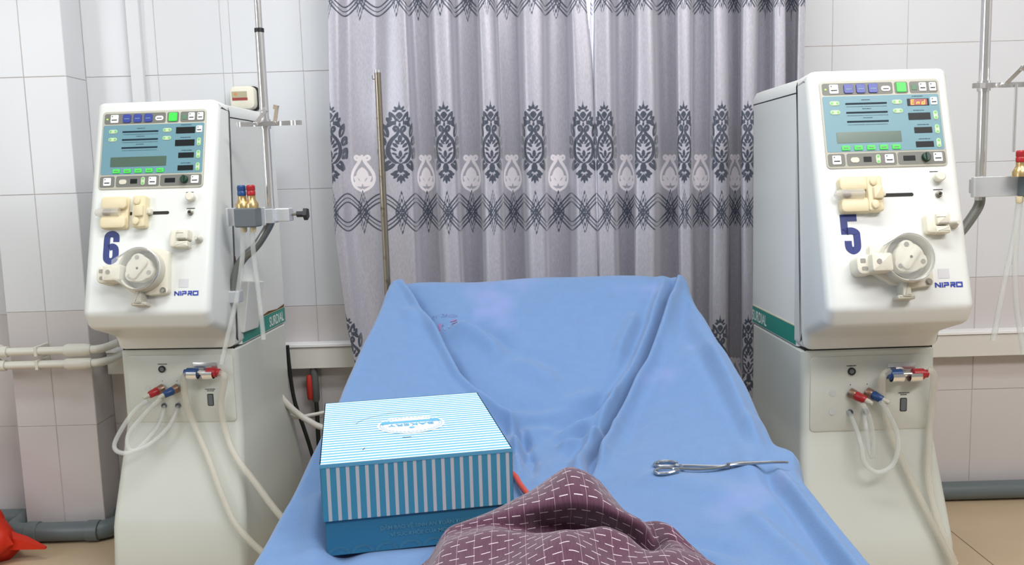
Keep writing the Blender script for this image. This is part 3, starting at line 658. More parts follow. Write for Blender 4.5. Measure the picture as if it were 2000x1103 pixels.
    b = fm(); b.prism(circle(uc+.052, tcn-.052, .008, 16), .017, .0195); b.cur = 1; b.prism(circle(uc+.052, tcn-.052, .005, 14), .0195, .022); obj('pump_screw', b, ['screw', 'shaft'], hp, 0)
    # ---------------- lower panel
    pcx = .004
    b = lm(); b.prism(rrect(pcx, .580, .304, .190, .012), -.001, .0022, .001); lp = obj('connector_panel', b, 'shell_low', root, 30)
    b = lm(); b.M = off(LM, -.046, .637); b.lathe([(.0095, .001), (.0095, .0065), (.007, .0068), (.007, .0045), (.001, .004)], 18); obj('sample_port', b, 'seam', lp)
    b = lm(); b.prism(circle(-.046, .637, .0062, 14), .004, .0058); obj('port_face', b, 'block', lp, 0)
    b = lm(); b.prism(circle(-.092, .583, .0085, 18), .002, .003); obj('blank_plug', b, 'greydot', lp, 0)
    b = lm(); b.prism(circle(-.092, .535, .0085, 18), .002, .003); obj('blank_plug', b, 'greydot', lp, 0)
    for x in (-.048, -.008):
        b = lm(); b.M = off(LM, x, .533); b.lathe([(.0075, .002), (.0075, .006), (.0055, .006), (.0055, .003), (.001, .003)], 16); obj('hose_socket', b, 'block', lp)
    b = lm()
    for (x, z, wd) in ((-.046, .651, .024), (.086, .578, .026), (.086, .5735, .016)):
        q = x-wd/2
        while q < x+wd/2: l = random.uniform(.0016, .0034); b.flat(rrect(q+l/2, z, l, .0026, .0003), .0027); q += l+.001
    for x in (-.048, -.006): b.flat(circle(x, .603, .0014, 8), .0027)
    obj('port_print', b, 'ink', lp, 0)
    b = lm(); b.prism(rrect(.086, .548, .017, .034, .003), .002, .0034); b.cur = 1; b.prism(rrect(.086, .548, .013, .030, .002), .0032, .0038); obj('tube_warning_window', b, ['seam', 'block'], lp, 0)
    # quick couplings red / blue, pointing out and to one side
    sx = cfg['side']
    for (x, m) in ((-.048, 'cap_red'), (-.006, 'cap_blue')):
        d = Vector((sx*.62, -.72, -.30)).normalized(); p = Vector((x, -.046, .5945))
        cp = obj('quick_coupling', MB().tube([p, p+d*.003, p+d*.013, p+d*.016], [.0125, .0125, .0115, .010], 16), 'bronze', lp)
        obj('coupling_collar', MB().tube([p+d*.015, p+d*.018, p+d*.040, p+d*.043], [.0105, .0118, .0098, .0075], 16), m, lp)
        obj('coupling_stem', MB().tube([p+d*.042, p+d*.052, p+d*.060], [.0068, .0062, .0045], 12), 'ivory_dark', lp)
    # chrome holder with blue and red hose ends
    b = lm(); b.prism(rrect(.078, .642, .070, .026, .004), .001, .006, .001); obj('holder_plate', b, 'steel', lp)
    for (x0, x1) in ((.040, .068), (.084, .112)):
        rings = []
        for x in (x0, x1):
            rings.append([(x, -.074+.0165*cos(a), .6395+.0155*sin(a)) for a in np.linspace(radians(150), radians(390), 12)]+[(x, -.074+.0150*cos(a), .6395+.0140*sin(a)) for a in np.linspace(radians(390), radians(150), 12)])
        obj('holder_clip', MB().loft(rings), 'steel', lp)
    hy_, hz_ = -.074, .643
    obj('hose_coupling', MB().tube([(.030, hy_, hz_), (.036, hy_, hz_), (.038, hy_, hz_), (.066, hy_, hz_), (.068, hy_, hz_)], [.010, .010, .0135, .0135, .009], 18), 'cap_blue', lp)
    obj('hose_coupling', MB().tube([(.092, hy_, hz_), (.094, hy_, hz_), (.120, hy_, hz_), (.122, hy_, hz_), (.130, hy_, hz_)], [.009, .0135, .0135, .010, .010], 18), 'cap_red', lp)
    obj('coupling_link', MB().tube([(.066, hy_, hz_), (.094, hy_, hz_)], .006, 12), 'steel', lp)
    # ---------------- hoses
    def fixpts(pts): return smooth_path(pts, 8)
    for nm, pts, r_, m in cfg['hoses']: obj('hose', MB().tube(fixpts(pts), r_, 10), m, root, 60)
    # ---------------- infusion pole on the side
    px_, py_ = cfg['pole']
    b = MB(); b.tube([(px_, py_, 1.062), (px_, py_, 1.545)], .0118, 18); b.tube([(px_, py_, 1.545), (px_, py_, 2.05)], .0090, 18); pole = obj('infusion_pole', b, 'steel', root, 40)
    obj('pole_collar', MB().tube([(px_, py_, 1.546), (px_, py_, 1.556)], .0125, 18), 'black', pole)
    b = MB(); b.tube(smooth_path([(px_, py_, 1.075), (px_, py_, 1.055), (px_-.012, py_, 1.030), (px_-.045, py_, .985), (px_-.078, py_, .957), (.192, py_, .930), (.183, py_-.004, .895), (.180, py_-.006, .845)], 7), .0118, 16); obj('pole_bend', b, 'greypaint', pole, 60)
    obj('pole_socket', MB().box(.164, .196, py_-.024, py_+.014, .832, .866), 'alu', pole, bevel=.004)
    # hook bar
    hz, hy = cfg['hook']
    hx0, hx1 = cfg['hookx']
    b = MB(); n = 40; top = []
    for k in range(n+1):
        x = hx0+(hx1-hx0)*k/n; q = k/n; wv = .006*max(0, sin(q*pi*7))*(1 if (q < .32 or q > .68) else 0)
        top.append((x, hy-wv))
    b.loft([[(x, y-.002, hz-.006), (x, y-.002, hz+.006), (x, y+.002, hz+.006), (x, y+.002, hz-.006)] for x, y in top]); obj('hook_bar', b, 'steel', pole, 40)
    obj('hook_boss', MB().tube([(px_, py_, hz-.012), (px_, py_, hz+.012)], .0150, 18), 'steel', pole)
    for (ax_, bx_, hh) in cfg['arms']:
        a_ = Vector((ax_, hy-.006, hz)); e_ = Vector((bx_, hy-.02, hz+hh)); d = (e_-a_).normalized(); s_ = Vector((0, 1, 0)).cross(d)
        b = MB(); b.M = frame(a_, s_, (0, 1, 0), d) if True else b.M
        Lh = (e_-a_).length; b.box(-.005, .005, -.0015, .0015, 0, Lh); b.box(-.006, .006, -.012, .0015, Lh-.003, Lh); b.box(-.006, .006, -.0125, -.0105, Lh-.012, Lh); obj('hook_arm', b, 'steel', pole, 0)
        obj('hook_rivet', MB().tube([(ax_, hy-.010, hz), (ax_, hy+.002, hz)], .0045, 12), 'steel', pole)
    # coupling holder
    cz, cy = cfg['clampz'], -.09
    cx0, cx1, cbx = cfg['clampx']
    b = MB(); b.box(cx0, cx1, cy-.002, cy+.002, cz-.024, cz+.024); b.box(cx0-.002, cx0+.004, cy-.012, cy+.002, cz-.024, cz+.024); b.box(px_-.02, px_+.02, cy, py_+.004, cz-.019, cz+.019)
    holder = obj('coupling_holder', b, 'alu', root, 0, bevel=.0015)
    b = MB(); b.box(px_-.019, px_+.058, py_-.022, py_+.018, cz-.016, cz+.019); obj('pole_clamp', b, 'alu', holder, bevel=.003)
    b = MB(); b.tube([(px_+.056, py_, cz+.002), (px_+.075, py_, cz+.002)], .004, 10); b.cur = 1; b.tube([(px_+.072, py_, cz+.002), (px_+.090, py_, cz+.002), (px_+.092, py_, cz+.002), (px_+.102, py_, cz+.002)], [.0085, .0085, .017, .017], 5); obj('clamp_knob', b, ['screw', 'black'], holder, 30)
    b = MB(); b.box(cbx-.029, cbx+.029, cy-.05, cy-.002, cz-.026, cz+.024); obj('coupling_block', b, 'block', holder, bevel=.004)
    for q, m in cfg['caps']:
        xx = cbx+q; yy = cy-.026
        b = MB(); b.M = Matrix.Translation((xx, yy, cz+.022)); b.lathe([(.0175, 0), (.0175, .012), (.014, .018), (.0105, .024), (.0105, .033), (.009, .034), (.009, .040)], 18); obj('brass_fitting', b, 'brass', holder)
        b = MB(); b.M = Matrix.Translation((xx, yy, cz+.056)); b.lathe([(.0105, 0), (.0112, .003), (.0112, .010), (.0100, .012), (.0112, .014), (.0112, .024), (.009, .027), (.002, .0275)], 18); obj('coupling_cap', b, m, holder)
        b = MB(); b.M = Matrix.Translation((xx, yy, cz-.04)); b.lathe([(.006, 0), (.008, .004), (.008, .016)], 14); obj('hose_tail', b, 'cream', holder)
    for pts in cfg['tubes']: obj('tube', MB().tube(smooth_path(pts, 8), [.0066]*(8*(len(pts)-1)+1), 10), 'tube', holder, 60)
    if cfg.get('rod'):
        x, z0, z1 = cfg['rod']; obj('hanging_rod', MB().tube([(x, hy-.008, z0), (x, hy-.008, z1)], .0035, 10), 'steel', holder)
    if cfg.get('pocket'):
        b = MB(); b.loft([[(HW, -.005, .74), (HW, .105, .735), (HW+.012, .105, .735), (HW+.012, -.005, .74)], [(HW, -.005, .885), (HW, .115, .87), (HW+.034, .115, .87), (HW+.034, -.005, .885)]]); obj('side_pocket', b, 'shell', root, 30, bevel=.003)
        b = MB(); x = HW+.0016
        def blob(pts): b.add([(x, y, z) for y, z in pts], [tuple(range(len(pts)))])
        blob([(.115, .757), (.385-.02, .757), (.37, .766), (.30, .760), (.22, .7655), (.17, .760), (.12, .768)]); blob([(.115, .742), (.14, .745), (.155, .757), (.12, .768), (.108, .757)])
        b.add([(HW+.003, -.012, .955), (HW+.003, -.018, .955), (HW+.003, -.010, .885), (HW+.003, .004, .882), (HW+.003, .0, .90)], [(0, 1, 2, 3, 4)])
        obj('rust_marks', b, 'rust', root, 0, label='brown rust along stripe edge')
    return root
cfg6 = dict(side=-1, pole=(.290, -.05), hook=(1.308, -.066), hookx=(.220, .394), arms=((.272, .310, .036), (.324, .338, .045)), clampz=1.066, clampx=(.190, .290, .252), caps=((-.0125, 'cap_blue'), (.0125, 'cap_red')),
    tubes=([(.2365, -.116, 1.04), (.233, -.115, 1.0), (.226, -.110, .95), (.203, -.105, .85), (.175, -.115, .75), (.157, -.125, .676)], [(.2615, -.116, 1.04), (.258, -.11, 1.0), (.256, -.10, .95), (.258, -.09, .86), (.262, -.085, .735)]), pocket=True,
    hoses=(('a', [(-0.07, -0.099, 0.573), (-0.101, -0.119, 0.546), (-0.144, -0.135, 0.479), (-0.145, -0.144, 0.449), (-0.115, -0.137, 0.438), (-0.068, -0.113, 0.453), (-0.029, -0.083, 0.487), (-0.013, -0.052, 0.526), (-0.009, -0.044, 0.543)], .0062, 'tube'),
           ('b', [(-0.032, -0.099, 0.578), (-0.07, -0.109, 0.542), (-0.115, -0.122, 0.489), (-0.118, -0.128, 0.452), (-0.101, -0.121, 0.441), (-0.074, -0.099, 0.467), (-0.054, -0.069, 0.502), (-0.048, -0.044, 0.543)], .0062, 'tube'),
           ('c', [(0.047, -0.074, 0.643), (0.034, -0.078, 0.638), (0.029, -0.078, 0.619), (0.024, -0.068, 0.574), (0.036, -0.062, 0.506), (0.083, -0.086, 0.411), (0.131, -0.116, 0.305), (0.178, -0.139, 0.227), (0.254, -0.147, 0.151), (0.309, -0.15, 0.116)], .0092, 'tube_yel'),
           ('d', [(0.127, -0.074, 0.641), (0.143, -0.078, 0.635), (0.141, -0.078, 0.614), (0.123, -0.066, 0.55), (0.131, -0.068, 0.478), (0.163, -0.088, 0.411), (0.224, -0.109, 0.339), (0.268, -0.124, 0.286), (0.313, -0.139, 0.241), (0.372, -0.157, 0.192)], .0092, 'tube_yel')))
cfg5 = dict(side=1, pole=(.258, -.05), hook=(1.333, -.066), hookx=(.222, .40), arms=((.296, .330, .040), (.350, .348, .048)), clampz=1.095, clampx=(.216, .345, .352), caps=((-.037, 'cap_red'),),
    tubes=([(.315, -.116, 1.07), (.313, -.11, 1.0), (.306, -.105, .93), (.295, -.10, .855), (.275, -.10, .725)], [(.318, -.116, 1.07), (.315, -.11, .98), (.318, -.105, .90), (.330, -.10, .80), (.352, -.10, .691)]), rod=(.322, 1.334, 1.175),
    hoses=(('a', [(0.005, -0.099, 0.585), (0.026, -0.109, 0.546), (0.043, -0.117, 0.49), (0.029, -0.123, 0.435), (-0.006, -0.119, 0.413), (-0.036, -0.113, 0.434), (-0.041, -0.101, 0.476), (-0.044, -0.069, 0.518), (-0.052, -0.044, 0.547)], .0062, 'tube'),
           ('b', [(-0.04, -0.099, 0.58), (-0.025, -0.104, 0.55), (-0.014, -0.107, 0.489), (-0.014, -0.104, 0.447), (-0.019, -0.092, 0.472), (-0.017, -0.069, 0.517), (-0.012, -0.044, 0.549)], .0062, 'tube'),
           ('c', [(0.037, -0.074, 0.652), (0.022, -0.078, 0.647), (0.016, -0.078, 0.628), (0.025, -0.066, 0.579), (0.042, -0.062, 0.513), (0.068, -0.08, 0.432), (0.098, -0.102, 0.354), (0.127, -0.123, 0.283), (0.158, -0.142, 0.211), (0.182, -0.146, 0.16)], .0092, 'tube_yel'),
           ('d', [(0.131, -0.074, 0.652), (0.143, -0.078, 0.645), (0.145, -0.078, 0.623), (0.149, -0.064, 0.562), (0.143, -0.067, 0.484), (0.13, -0.091, 0.401), (0.134, -0.111, 0.33), (0.149, -0.132, 0.26), (0.175, -0.146, 0.186)], .0092, 'tube_yel')))
make_machine((-.93, 2.42, 0), radians(-4), 'white dialysis machine left of the bed, dark blue numeral six on its front', '6', -.019, False, cfg6)
make_machine((.88, 2.16, 0), radians(1), 'white dialysis machine right of the bed, dark blue numeral five on its front', '5', -.046, True, cfg5)

# ================================================================== BED
bed = empty('hospital_bed', (.055, 1.6, 0)); tag(bed, 'narrow hospital bed with raised backrest hidden under the blue sheet', 'bed')
obj('mattress', MB().box(-.40, .40, -1.0, .24, .46, .55), 'mattress', bed, bevel=.02)
b = MB(); b.M = frame((0, .26, .50), (1, 0, 0), (0, .894, .447), (0, -.447, .894)); b.box(-.375, .375, 0, .62, -.06, .035); obj('backrest', b, 'mattress', bed, bevel=.02)
b = MB(); b.box(-.40, .40, -1.0, .85, .40, .45); obj('bed_frame', b, 'frame', bed, bevel=.005)
for sx in (-1, 1):
    obj('leg', MB().box(sx*.38-.02, sx*.38+.02, -.95, -.91, 0, .40), 'frame', bed, bevel=.003); obj('leg', MB().box(sx*.38-.02, sx*.38+.02, .78, .82, 0, .40), 'frame', bed, bevel=.003)
    rail = [(sx*.415+(.01 if sx > 0 else -.012), -.28, .535), (sx*.412+(.02 if sx > 0 else -.01), .05, .595), (sx*.405+(.02 if sx > 0 else .0), .30, .675), (sx*.395, .80, .825)]
    obj('side_rail', MB().tube(smooth_path([(x, y, z-.06) for x, y, z in rail[:3]], 5), .012, 10), 'frame', bed)
# ---------------- sheet
LYZ = np.array([(.60, -.405, .556), (1.27, -.400, .573), (1.53, -.392, .607), (1.66, -.383, .637), (1.9, -.372, .697), (2.12, -.356, .765), (2.45, -.326, .868)])
RYZ = np.array([(.60, .512, .556), (1.22, .508, .569), (1.5, .497, .603), (1.66, .496, .622), (1.9, .498, .685), (2.12, .485, .754), (2.45, .472, .850)])
FLx = np.array([(.60, -.36), (1.3, -.30), (1.55, -.06), (1.654, .019), (1.8, .012), (1.886, .002), (1.949, -.056), (2.032, -.123), (2.117, -.158), (2.236, -.21), (2.434, -.305), (2.45, -.318)])
FRx = np.array([(.60, .46), (1.2, .40), (1.45, .20), (1.621, .144), (1.75, .17), (1.887, .221), (2.016, .283), (2.071, .318), (2.211, .379), (2.399, .455), (2.45, .466)])
def zc(Y): return np.where(Y > 1.86, .565+(Y-1.86)*.5, .565)+.012*np.exp(-((Y-1.86)/.05)**2)
ys = np.concatenate([np.linspace(.6, 1.2, 25)[:-1], np.linspace(1.2, 2.45, 300)])
us = np.linspace(0, 1, 520)
lx = np.interp(ys, LYZ[:, 0], LYZ[:, 1]); lz = np.interp(ys, LYZ[:, 0], LYZ[:, 2]); rx = np.interp(ys, RYZ[:, 0], RYZ[:, 1]); rz_ = np.interp(ys, RYZ[:, 0], RYZ[:, 2])
fl_ = np.interp(ys, FLx[:, 0], FLx[:, 1]); fr_ = np.interp(ys, FRx[:, 0], FRx[:, 1])
Xg = lx[:, None]+(rx-lx)[:, None]*us[None, :]; Yg = np.repeat(ys[:, None], len(us), 1); zcen = zc(ys)
Z = np.where(Xg < fl_[:, None], lz[:, None]+(zcen-lz)[:, None]*np.clip((Xg-lx[:, None])/np.maximum(fl_-lx, .004)[:, None], 0, 1),
             np.where(Xg > fr_[:, None], rz_[:, None]+(zcen-rz_)[:, None]*np.clip((rx[:, None]-Xg)/np.maximum(rx-fr_, .004)[:, None], 0, 1), zcen[:, None]))
def blur(A, n, ax):
    for _ in range(n):
        A = np.apply_along_axis(lambda v: np.convolve(np.pad(v, 2, mode='edge'), [.1, .2, .4, .2, .1], 'valid'), ax, A)
    return A
Z = blur(blur(Z, 5, 1), 4, 0)
bell = lambda d, s: np.exp(-(d/s)**2)
# rolled creases along the two diagonal fold lines
yb = np.clip((Yg-1.62)/.12, 0, 1)*np.clip((2.46-Yg)/.10, 0, 1)
dl = Xg-fl_[:, None]; dr = Xg-fr_[:, None]
Z = Z+yb*(.024*bell(dl+.014, .011)-.018*bell(dl-.012, .011)+.008*bell(dl+.055, .02))
Z = Z+yb*(.022*bell(dr-.012, .011)-.020*bell(dr+.012, .010)+.018*bell(dr+.036, .011)-.008*bell(dr+.062, .014)-.006*bell(dr-.05, .02))
# creases radiating from the hollow in the middle
def crease(x0, y0, x1, y1, h, s, curve=0.0):
    global Z
    L_ = math.hypot(x1-x0, y1-y0); ux, uy = (x1-x0)/L_, (y1-y0)/L_
    a = (Xg-x0)*ux+(Yg-y0)*uy; p = -(Xg-x0)*uy+(Yg-y0)*ux-curve*4*(a/L_)*(1-a/L_)
    win = np.clip(a/(L_*.18), 0, 1)*np.clip((L_-a)/(L_*.4), 0, 1); win = win*win*(3-2*win)
    Z = Z+2.0*h*win*(bell(p, 1.25*s)-.6*bell(p-2.2*s, 1.25*s))
for c in ((.06, 1.85, -.10, 1.99, .010, .012, .02), (.07, 1.84, .26, 2.03, .012, .012, -.02), (.06, 1.80, -.20, 1.80, .009, .016, .012), (.08, 1.80, .24, 1.86, .011, .013, .01), (.06, 1.74, .03, 1.55, .004, .014, 0),
          (.10, 1.76, .15, 1.58, .004, .014, .005), (-.16, 2.27, -.02, 2.10, .013, .018, .02), (-.02, 2.12, .12, 2.0, .006, .02, .02), (.25, 2.0, .05, 1.93, .006, .015, -.02), (-.29, 2.30, -.15, 2.12, .008, .016, 0),
          (.34, 2.30, .24, 2.06, .008, .014, -.01), (.43, 2.34, .36, 2.05, .006, .018, 0), (.47, 2.1, .45, 1.62, .008, .02, .01), (.49, 1.78, .40, 1.45, .006, .02, 0), (.22, 1.62, .42, 1.38, .005, .03, .02), (.18, 1.3, .34, 1.2, .008, .02, .02), (.38, 1.42, .44, 1.15, .006, .015, 0),
          (-.02, 1.95, .16, 1.96, .005, .012, -.02), (-.05, 1.9, .2, 1.91, .005, .010, -.02), (-.36, 1.5, -.30, 1.2, .008, .02, 0), (-.37, 1.7, -.33, 1.3, .006, .015, .01)): crease(*c)
ex = rx[:, None]-Xg; wlo = np.clip((1.60-Yg)/.10, 0, 1); whi = np.clip((Yg-1.58)/.1, 0, 1)*np.clip((2.25-Yg)/.2, 0, 1)
Z = Z+wlo*(.012*bell(ex-.020, .009)-.014*bell(ex-.042, .012))+whi*(.007*bell(ex-.018, .010)-.009*bell(ex-.045, .014))
Z = blur(blur(Z, 3, 1), 3, 0)
# the slack flaps lie over the middle panel with a turned edge
yt = np.clip((Yg-1.84)/.12, 0, 1)*np.clip((2.452-Yg)/.03, 0, 1)
sgm = lambda d: 1/(1+np.exp(-np.clip(d/.0018, -40, 40)))
Z = Z+yt*(.026*sgm(-dl)*np.exp(-np.maximum(-dl, 0)/.05)-.010*bell(dl-.008, .008))
yt2 = np.clip((Yg-1.60)/.12, 0, 1)*np.clip((2.452-Yg)/.03, 0, 1)
Z = Z+yt2*(.024*sgm(dr)*np.exp(-np.maximum(dr, 0)/.05)-.010*bell(dr+.008, .008))
for k in range(26):
    f = rng.uniform(8, 34); a = rng.uniform(0, pi); Z = Z+.00075*np.sin(f*(Xg*cos(a)+Yg*sin(a))+rng.uniform(0, 6))*(12/(f+6))
Z = np.where(Yg < 1.95, np.maximum(Z, .5522), Z)
top_w = .003*np.sin(Xg*9)+.002*np.sin(Xg*23+1)
Z = Z+top_w*np.clip((Yg-2.3)/.15, 0, 1)
rows = [np.stack([Xg[i], Yg[i], Z[i]], -1) for i in range(len(ys))]
last = rows[-1]
for dy, dz in ((.012, .004), (.026, -.004), (.036, -.022), (.040, -.06), (.042, -.16), (.044, -.30)):
    q = last.copy(); q[:, 1] += dy; q[:, 2] += dz; q[:, 0] = .07+(q[:, 0]-.07)*(1+.02*abs(dz)); rows.append(q)
G = np.array(rows)
# hanging sides
def hang(edge, sx):
    cols = []; 
    yv = edge[:, 1]
    for d, dz in ((.006, -.003), (.014, -.014), (.019, -.035), (.022, -.07), (.026, -.12), (.032, -.18), (.038, -.24), (.042, -.29)):
        q = edge.copy(); fold = .010*np.sin(yv*17+1.3*sx)*min(1, -dz/.1)+.006*np.sin(yv*37+sx)*min(1, -dz/.15); q[:, 0] += sx*(d+fold*.8+.004*min(1, -dz/.1)); q[:, 2] += dz
        cols.append(q)
    return cols
lc_ = hang(G[:, 0], -1)[::-1]; rc_ = hang(G[:, -1], 1)
# bulge of loose cloth at the right arm
for q in [G[:, -1]]+rc_:
    q[:, 0] += .022*np.exp(-((q[:, 1]-1.60)/.05)**2); q[:, 2] += .010*np.exp(-((q[:, 1]-1.60)/.04)**2)
G = np.concatenate([np.stack(lc_, 1), G, np.stack(rc_, 1)], 1)
def grid_mesh(name, G, m, uv=None, thick=0):
    nr, nc = G.shape[:2]; idx = np.arange(nr*nc).reshape(nr, nc)
    q = np.stack([idx[:-1, :-1], idx[:-1, 1:], idx[1:, 1:], idx[1:, :-1]], -1).reshape(-1, 4)
    me = bpy.data.meshes.new(name); me.vertices.add(nr*nc); me.vertices.foreach_set('co', G.reshape(-1)); me.loops.add(q.size); me.loops.foreach_set('vertex_index', q.ravel().astype(np.int32))
    me.polygons.add(len(q)); me.polygons.foreach_set('loop_start', np.arange(0, q.size, 4, dtype=np.int32)); me.update(calc_edges=True)
    if uv is not None:
        ul = me.uv_layers.new(name='weave'); ul.data.foreach_set('uv', uv.reshape(-1, 2)[q.ravel()].ravel().astype(np.float32))
    me.polygons.foreach_set('use_smooth', [True]*len(q)); me.materials.append(m)
    o = bpy.data.objects.new(name, me); C.objects.link(o)
    if thick:
        s = o.modifiers.new('thickness', 'SOLIDIFY'); s.thickness = thick; s.offset = -1
    return o
sheet = grid_mesh('bed_sheet', G, M['sheet'], thick=.0015)
tag(sheet, 'light blue cotton sheet draped over the raised bed, sagging in the middle', 'bed sheet')
def surf(x, y):
    i = int(np.argmin(np.abs(ys-y))); j = int(np.argmin(np.abs(Xg[i]-x))); return float(Z[i, j])
# stamp printed on the sheet
b = MB()
def quadstroke(x, y, dx, dy, w_):
    L_ = math.hypot(dx, dy); nx, ny = -dy/L_*w_/2, dx/L_*w_/2
    b.add([(px__, py__, surf(px__, py__)+.0022) for px__, py__ in ((x-nx, y-ny), (x+nx, y+ny), (x+dx+nx, y+dy+ny), (x+dx-nx, y+dy-ny))], [(0, 3, 2, 1)])
for k, g_ in enumerate('HOANG XU'):
    x = -.150-.0088*k; y = 2.296+.004*cos((k-4)/3.0)
    if g_ == ' ': continue
    G_ = dict(H=[(0, 0, 0, .012), (.005, 0, 0, .012), (0, .006, .005, 0)], O=[(0, 0, 0, .012), (.005, 0, 0, .012), (0, 0, .005, 0), (0, .012, .005, 0)], A=[(0, .012, .0025, -.012), (.0025, 0, .0025, .012)], N=[(0, 0, 0, .012), (.005, 0, 0, .012), (0, 0, .005, .012)],
               G=[(0, 0, 0, .012), (0, 0, .005, 0), (0, .012, .005, 0), (.005, .006, 0, .006)], X=[(0, 0, .005, .012), (0, .012, .005, -.012)], U=[(0, 0, 0, .012), (.005, 0, 0, .012), (0, 0, .005, 0)])[g_]
    for q in G_: quadstroke(x-q[0], y+.010-q[1], -q[2], -q[3], .0011)
b.cur = 1
for q in ((-.205, 2.266, .02, .002, .008), (-.196, 2.258, .001, .018, .007), (-.150, 2.283, -.016, -.006, .004), (-.148, 2.274, -.014, -.008, .004)): quadstroke(*q)
b.cur = 2
for k in range(7): a = radians(20+k*22); quadstroke(-.182+.028*cos(a), 2.276-.022*sin(a), .005*cos(a), -.005*sin(a), .002)
st = obj('laundry_stamp', b, ['stamp_bl', 'stamp_red', 'stamp_or'], sheet, 0, label='faded reddish stamp printed on sheet')

# ================================================================== CAKE BOX
def stripe_mat(name, axis, period, duty, ca, cb, phase=0):
    m = bpy.data.materials.new(name); m.use_nodes = True; nt = m.node_tree; p = nt.nodes['Principled BSDF']; p.inputs['Roughness'].default_value = .32
    tc = nt.nodes.new('ShaderNodeTexCoord'); sp = nt.nodes.new('ShaderNodeSeparateXYZ'); nt.links.new(tc.outputs['Object'], sp.inputs[0])
    a = nt.nodes.new('ShaderNodeMath'); a.operation = 'MULTIPLY_ADD'; a.inputs[1].default_value = 1/period; a.inputs[2].default_value = 10+phase; nt.links.new(sp.outputs[axis], a.inputs[0])
    f = nt.nodes.new('ShaderNodeMath'); f.operation = 'FRACT'; nt.links.new(a.outputs[0], f.inputs[0])
    g = nt.nodes.new('ShaderNodeMath'); g.operation = 'LESS_THAN'; g.inputs[1].default_value = duty; nt.links.new(f.outputs[0], g.inputs[0])
    mx = nt.nodes.new('ShaderNodeMix'); mx.data_type = 'RGBA'; nt.links.new(g.outputs[0], mx.inputs[0]); mx.inputs[6].default_value = lin(ca)+(1,); mx.inputs[7].default_value = lin(cb)+(1,); nt.links.new(mx.outputs[2], p.inputs['Base Color'])
    return m
BW, BD, BH = .304, .384, .150; LD = .092
box_teal = (66, 150, 186)
m_top = stripe_mat('lid_top_stripes', 1, .0138, .5, (88, 176, 212), (232, 244, 250)); m_front = stripe_mat('lid_side_stripes', 0, .0149, .36, box_teal, (200, 205, 212), .35); m_side = stripe_mat('lid_flank_stripes', 1, .0149, .36, box_teal, (200, 205, 212))
cb = empty('cake_box', (-.306, 1.304, .5665), radians(10.6)); tag(cb, 'blue and white striped bakery cake box standing on the blue sheet', 'box')
b = MB(); b.box(.004, BW-.004, .004, BD-.004, 0, BH-.004); obj('box_base', b, 'box_teal', cb, 0)
b = MB(); T = BH
b.add([(0, 0, T), (BW, 0, T), (BW, BD, T), (0, BD, T)], [(0, 1, 2, 3)])
b.cur = 1; b.add([(0, 0, T), (BW, 0, T), (BW, 0, T-LD), (0, 0, T-LD), (0, BD, T), (BW, BD, T), (BW, BD, T-LD), (0, BD, T-LD)], [(0, 3, 2, 1), (4, 5, 6, 7)])
b.cur = 2; b.add([(0, 0, T), (0, BD, T), (0, BD, T-LD), (0, 0, T-LD), (BW, 0, T), (BW, BD, T), (BW, BD, T-LD), (BW, 0, T-LD)], [(0, 1, 2, 3), (4, 7, 6, 5)])
b.cur = 3; b.box(-.0004, BW+.0004, -.0006, .0002, T-.006, T+.0004)
lid = obj('lid', b, [m_top, m_front, m_side, M['logo_blue']], cb, 0)
s = lid.modifiers.new('thickness', 'SOLIDIFY'); s.thickness = .0015; s.offset = -1
LG = frame((.155, .185, BH), (1, 0, 0), (0, 1, 0), (0, 0, 1))
b = MB(); b.M = LG; b.flat(circle(0, 0, .060, 48, .055), .0008); b.cur = 1; b.ribbon(circle(0, 0, .055, 48, .050), .0012, .0012, True)
b.M = LG @ Matrix.Rotation(pi, 4, 'Z'); b.flat([(-.047, -.010), (.047, -.010), (.043, -.024), (-.043, -.024)], .0012)
b.flat([(-.055, -.008), (-.040, -.008), (-.036, -.026), (-.050, -.026)], .0014); b.flat([(.055, -.008), (.040, -.008), (.036, -.026), (.050, -.026)], .0014); b.flat(circle(0, .021, .0055, 14), .0012)
for k in range(44): a = 2*pi*k/44; b.flat(circle(.0505*cos(a), .0455*sin(a), .0016, 6), .0012)
em = obj('bakery_emblem', b, ['logo_white', 'logo_blue'], cb, 0, label='white oval emblem on lid')
text('emblem_lettering', 'BAKERY', .0205, LG @ Matrix.Rotation(pi, 4, 'Z') @ Matrix.Translation((0, -.0045, .0016)), 'logo_blue', em, 1.12, .0004, align='CENTER')
b = MB(); b.M = LG; b.ribbon([(.095*cos(a)-.005, .01+.078*sin(a)) for a in np.linspace(radians(60), radians(165), 30)], .0009, .0006); b.ribbon([(-.02, -.075), (-.005, -.076)], .002, .0006); b.ribbon([(-.088, -.128), (-.084, -.118)], .0015, .0006); obj('crease_marks', b, 'bar', cb, 0)
FR = frame((0, .004, 0), (1, 0, 0), (0, 0, 1), (0, -1, 0))
text('front_lettering', 'ĐẢM BẢO VỆ SINH AN TOÀN THỰC PHẨM', .0088, FR @ Matrix.Translation((BW*.57, .034, .0008)), 'box_print', cb, 1.0, .0002, align='CENTER')
text('front_lettering', 'VÌ SỨC KHỎE CỦA MỌI GIA ĐÌNH', .0088, FR @ Matrix.Translation((BW*.56, .022, .0008)), 'box_print', cb, 1.0, .0002, align='CENTER')
b = MB(); b.M = FR
for k in range(8):
    cx = .022+.0375*k
    for r_ in (.0165, .0140): b.ribbon([(cx+r_*cos(a), .0012+r_*.72*sin(a)) for a in np.linspace(0, pi, 16)], .0009, .0008)
obj('scallop_print', b, 'box_print', cb, 0)

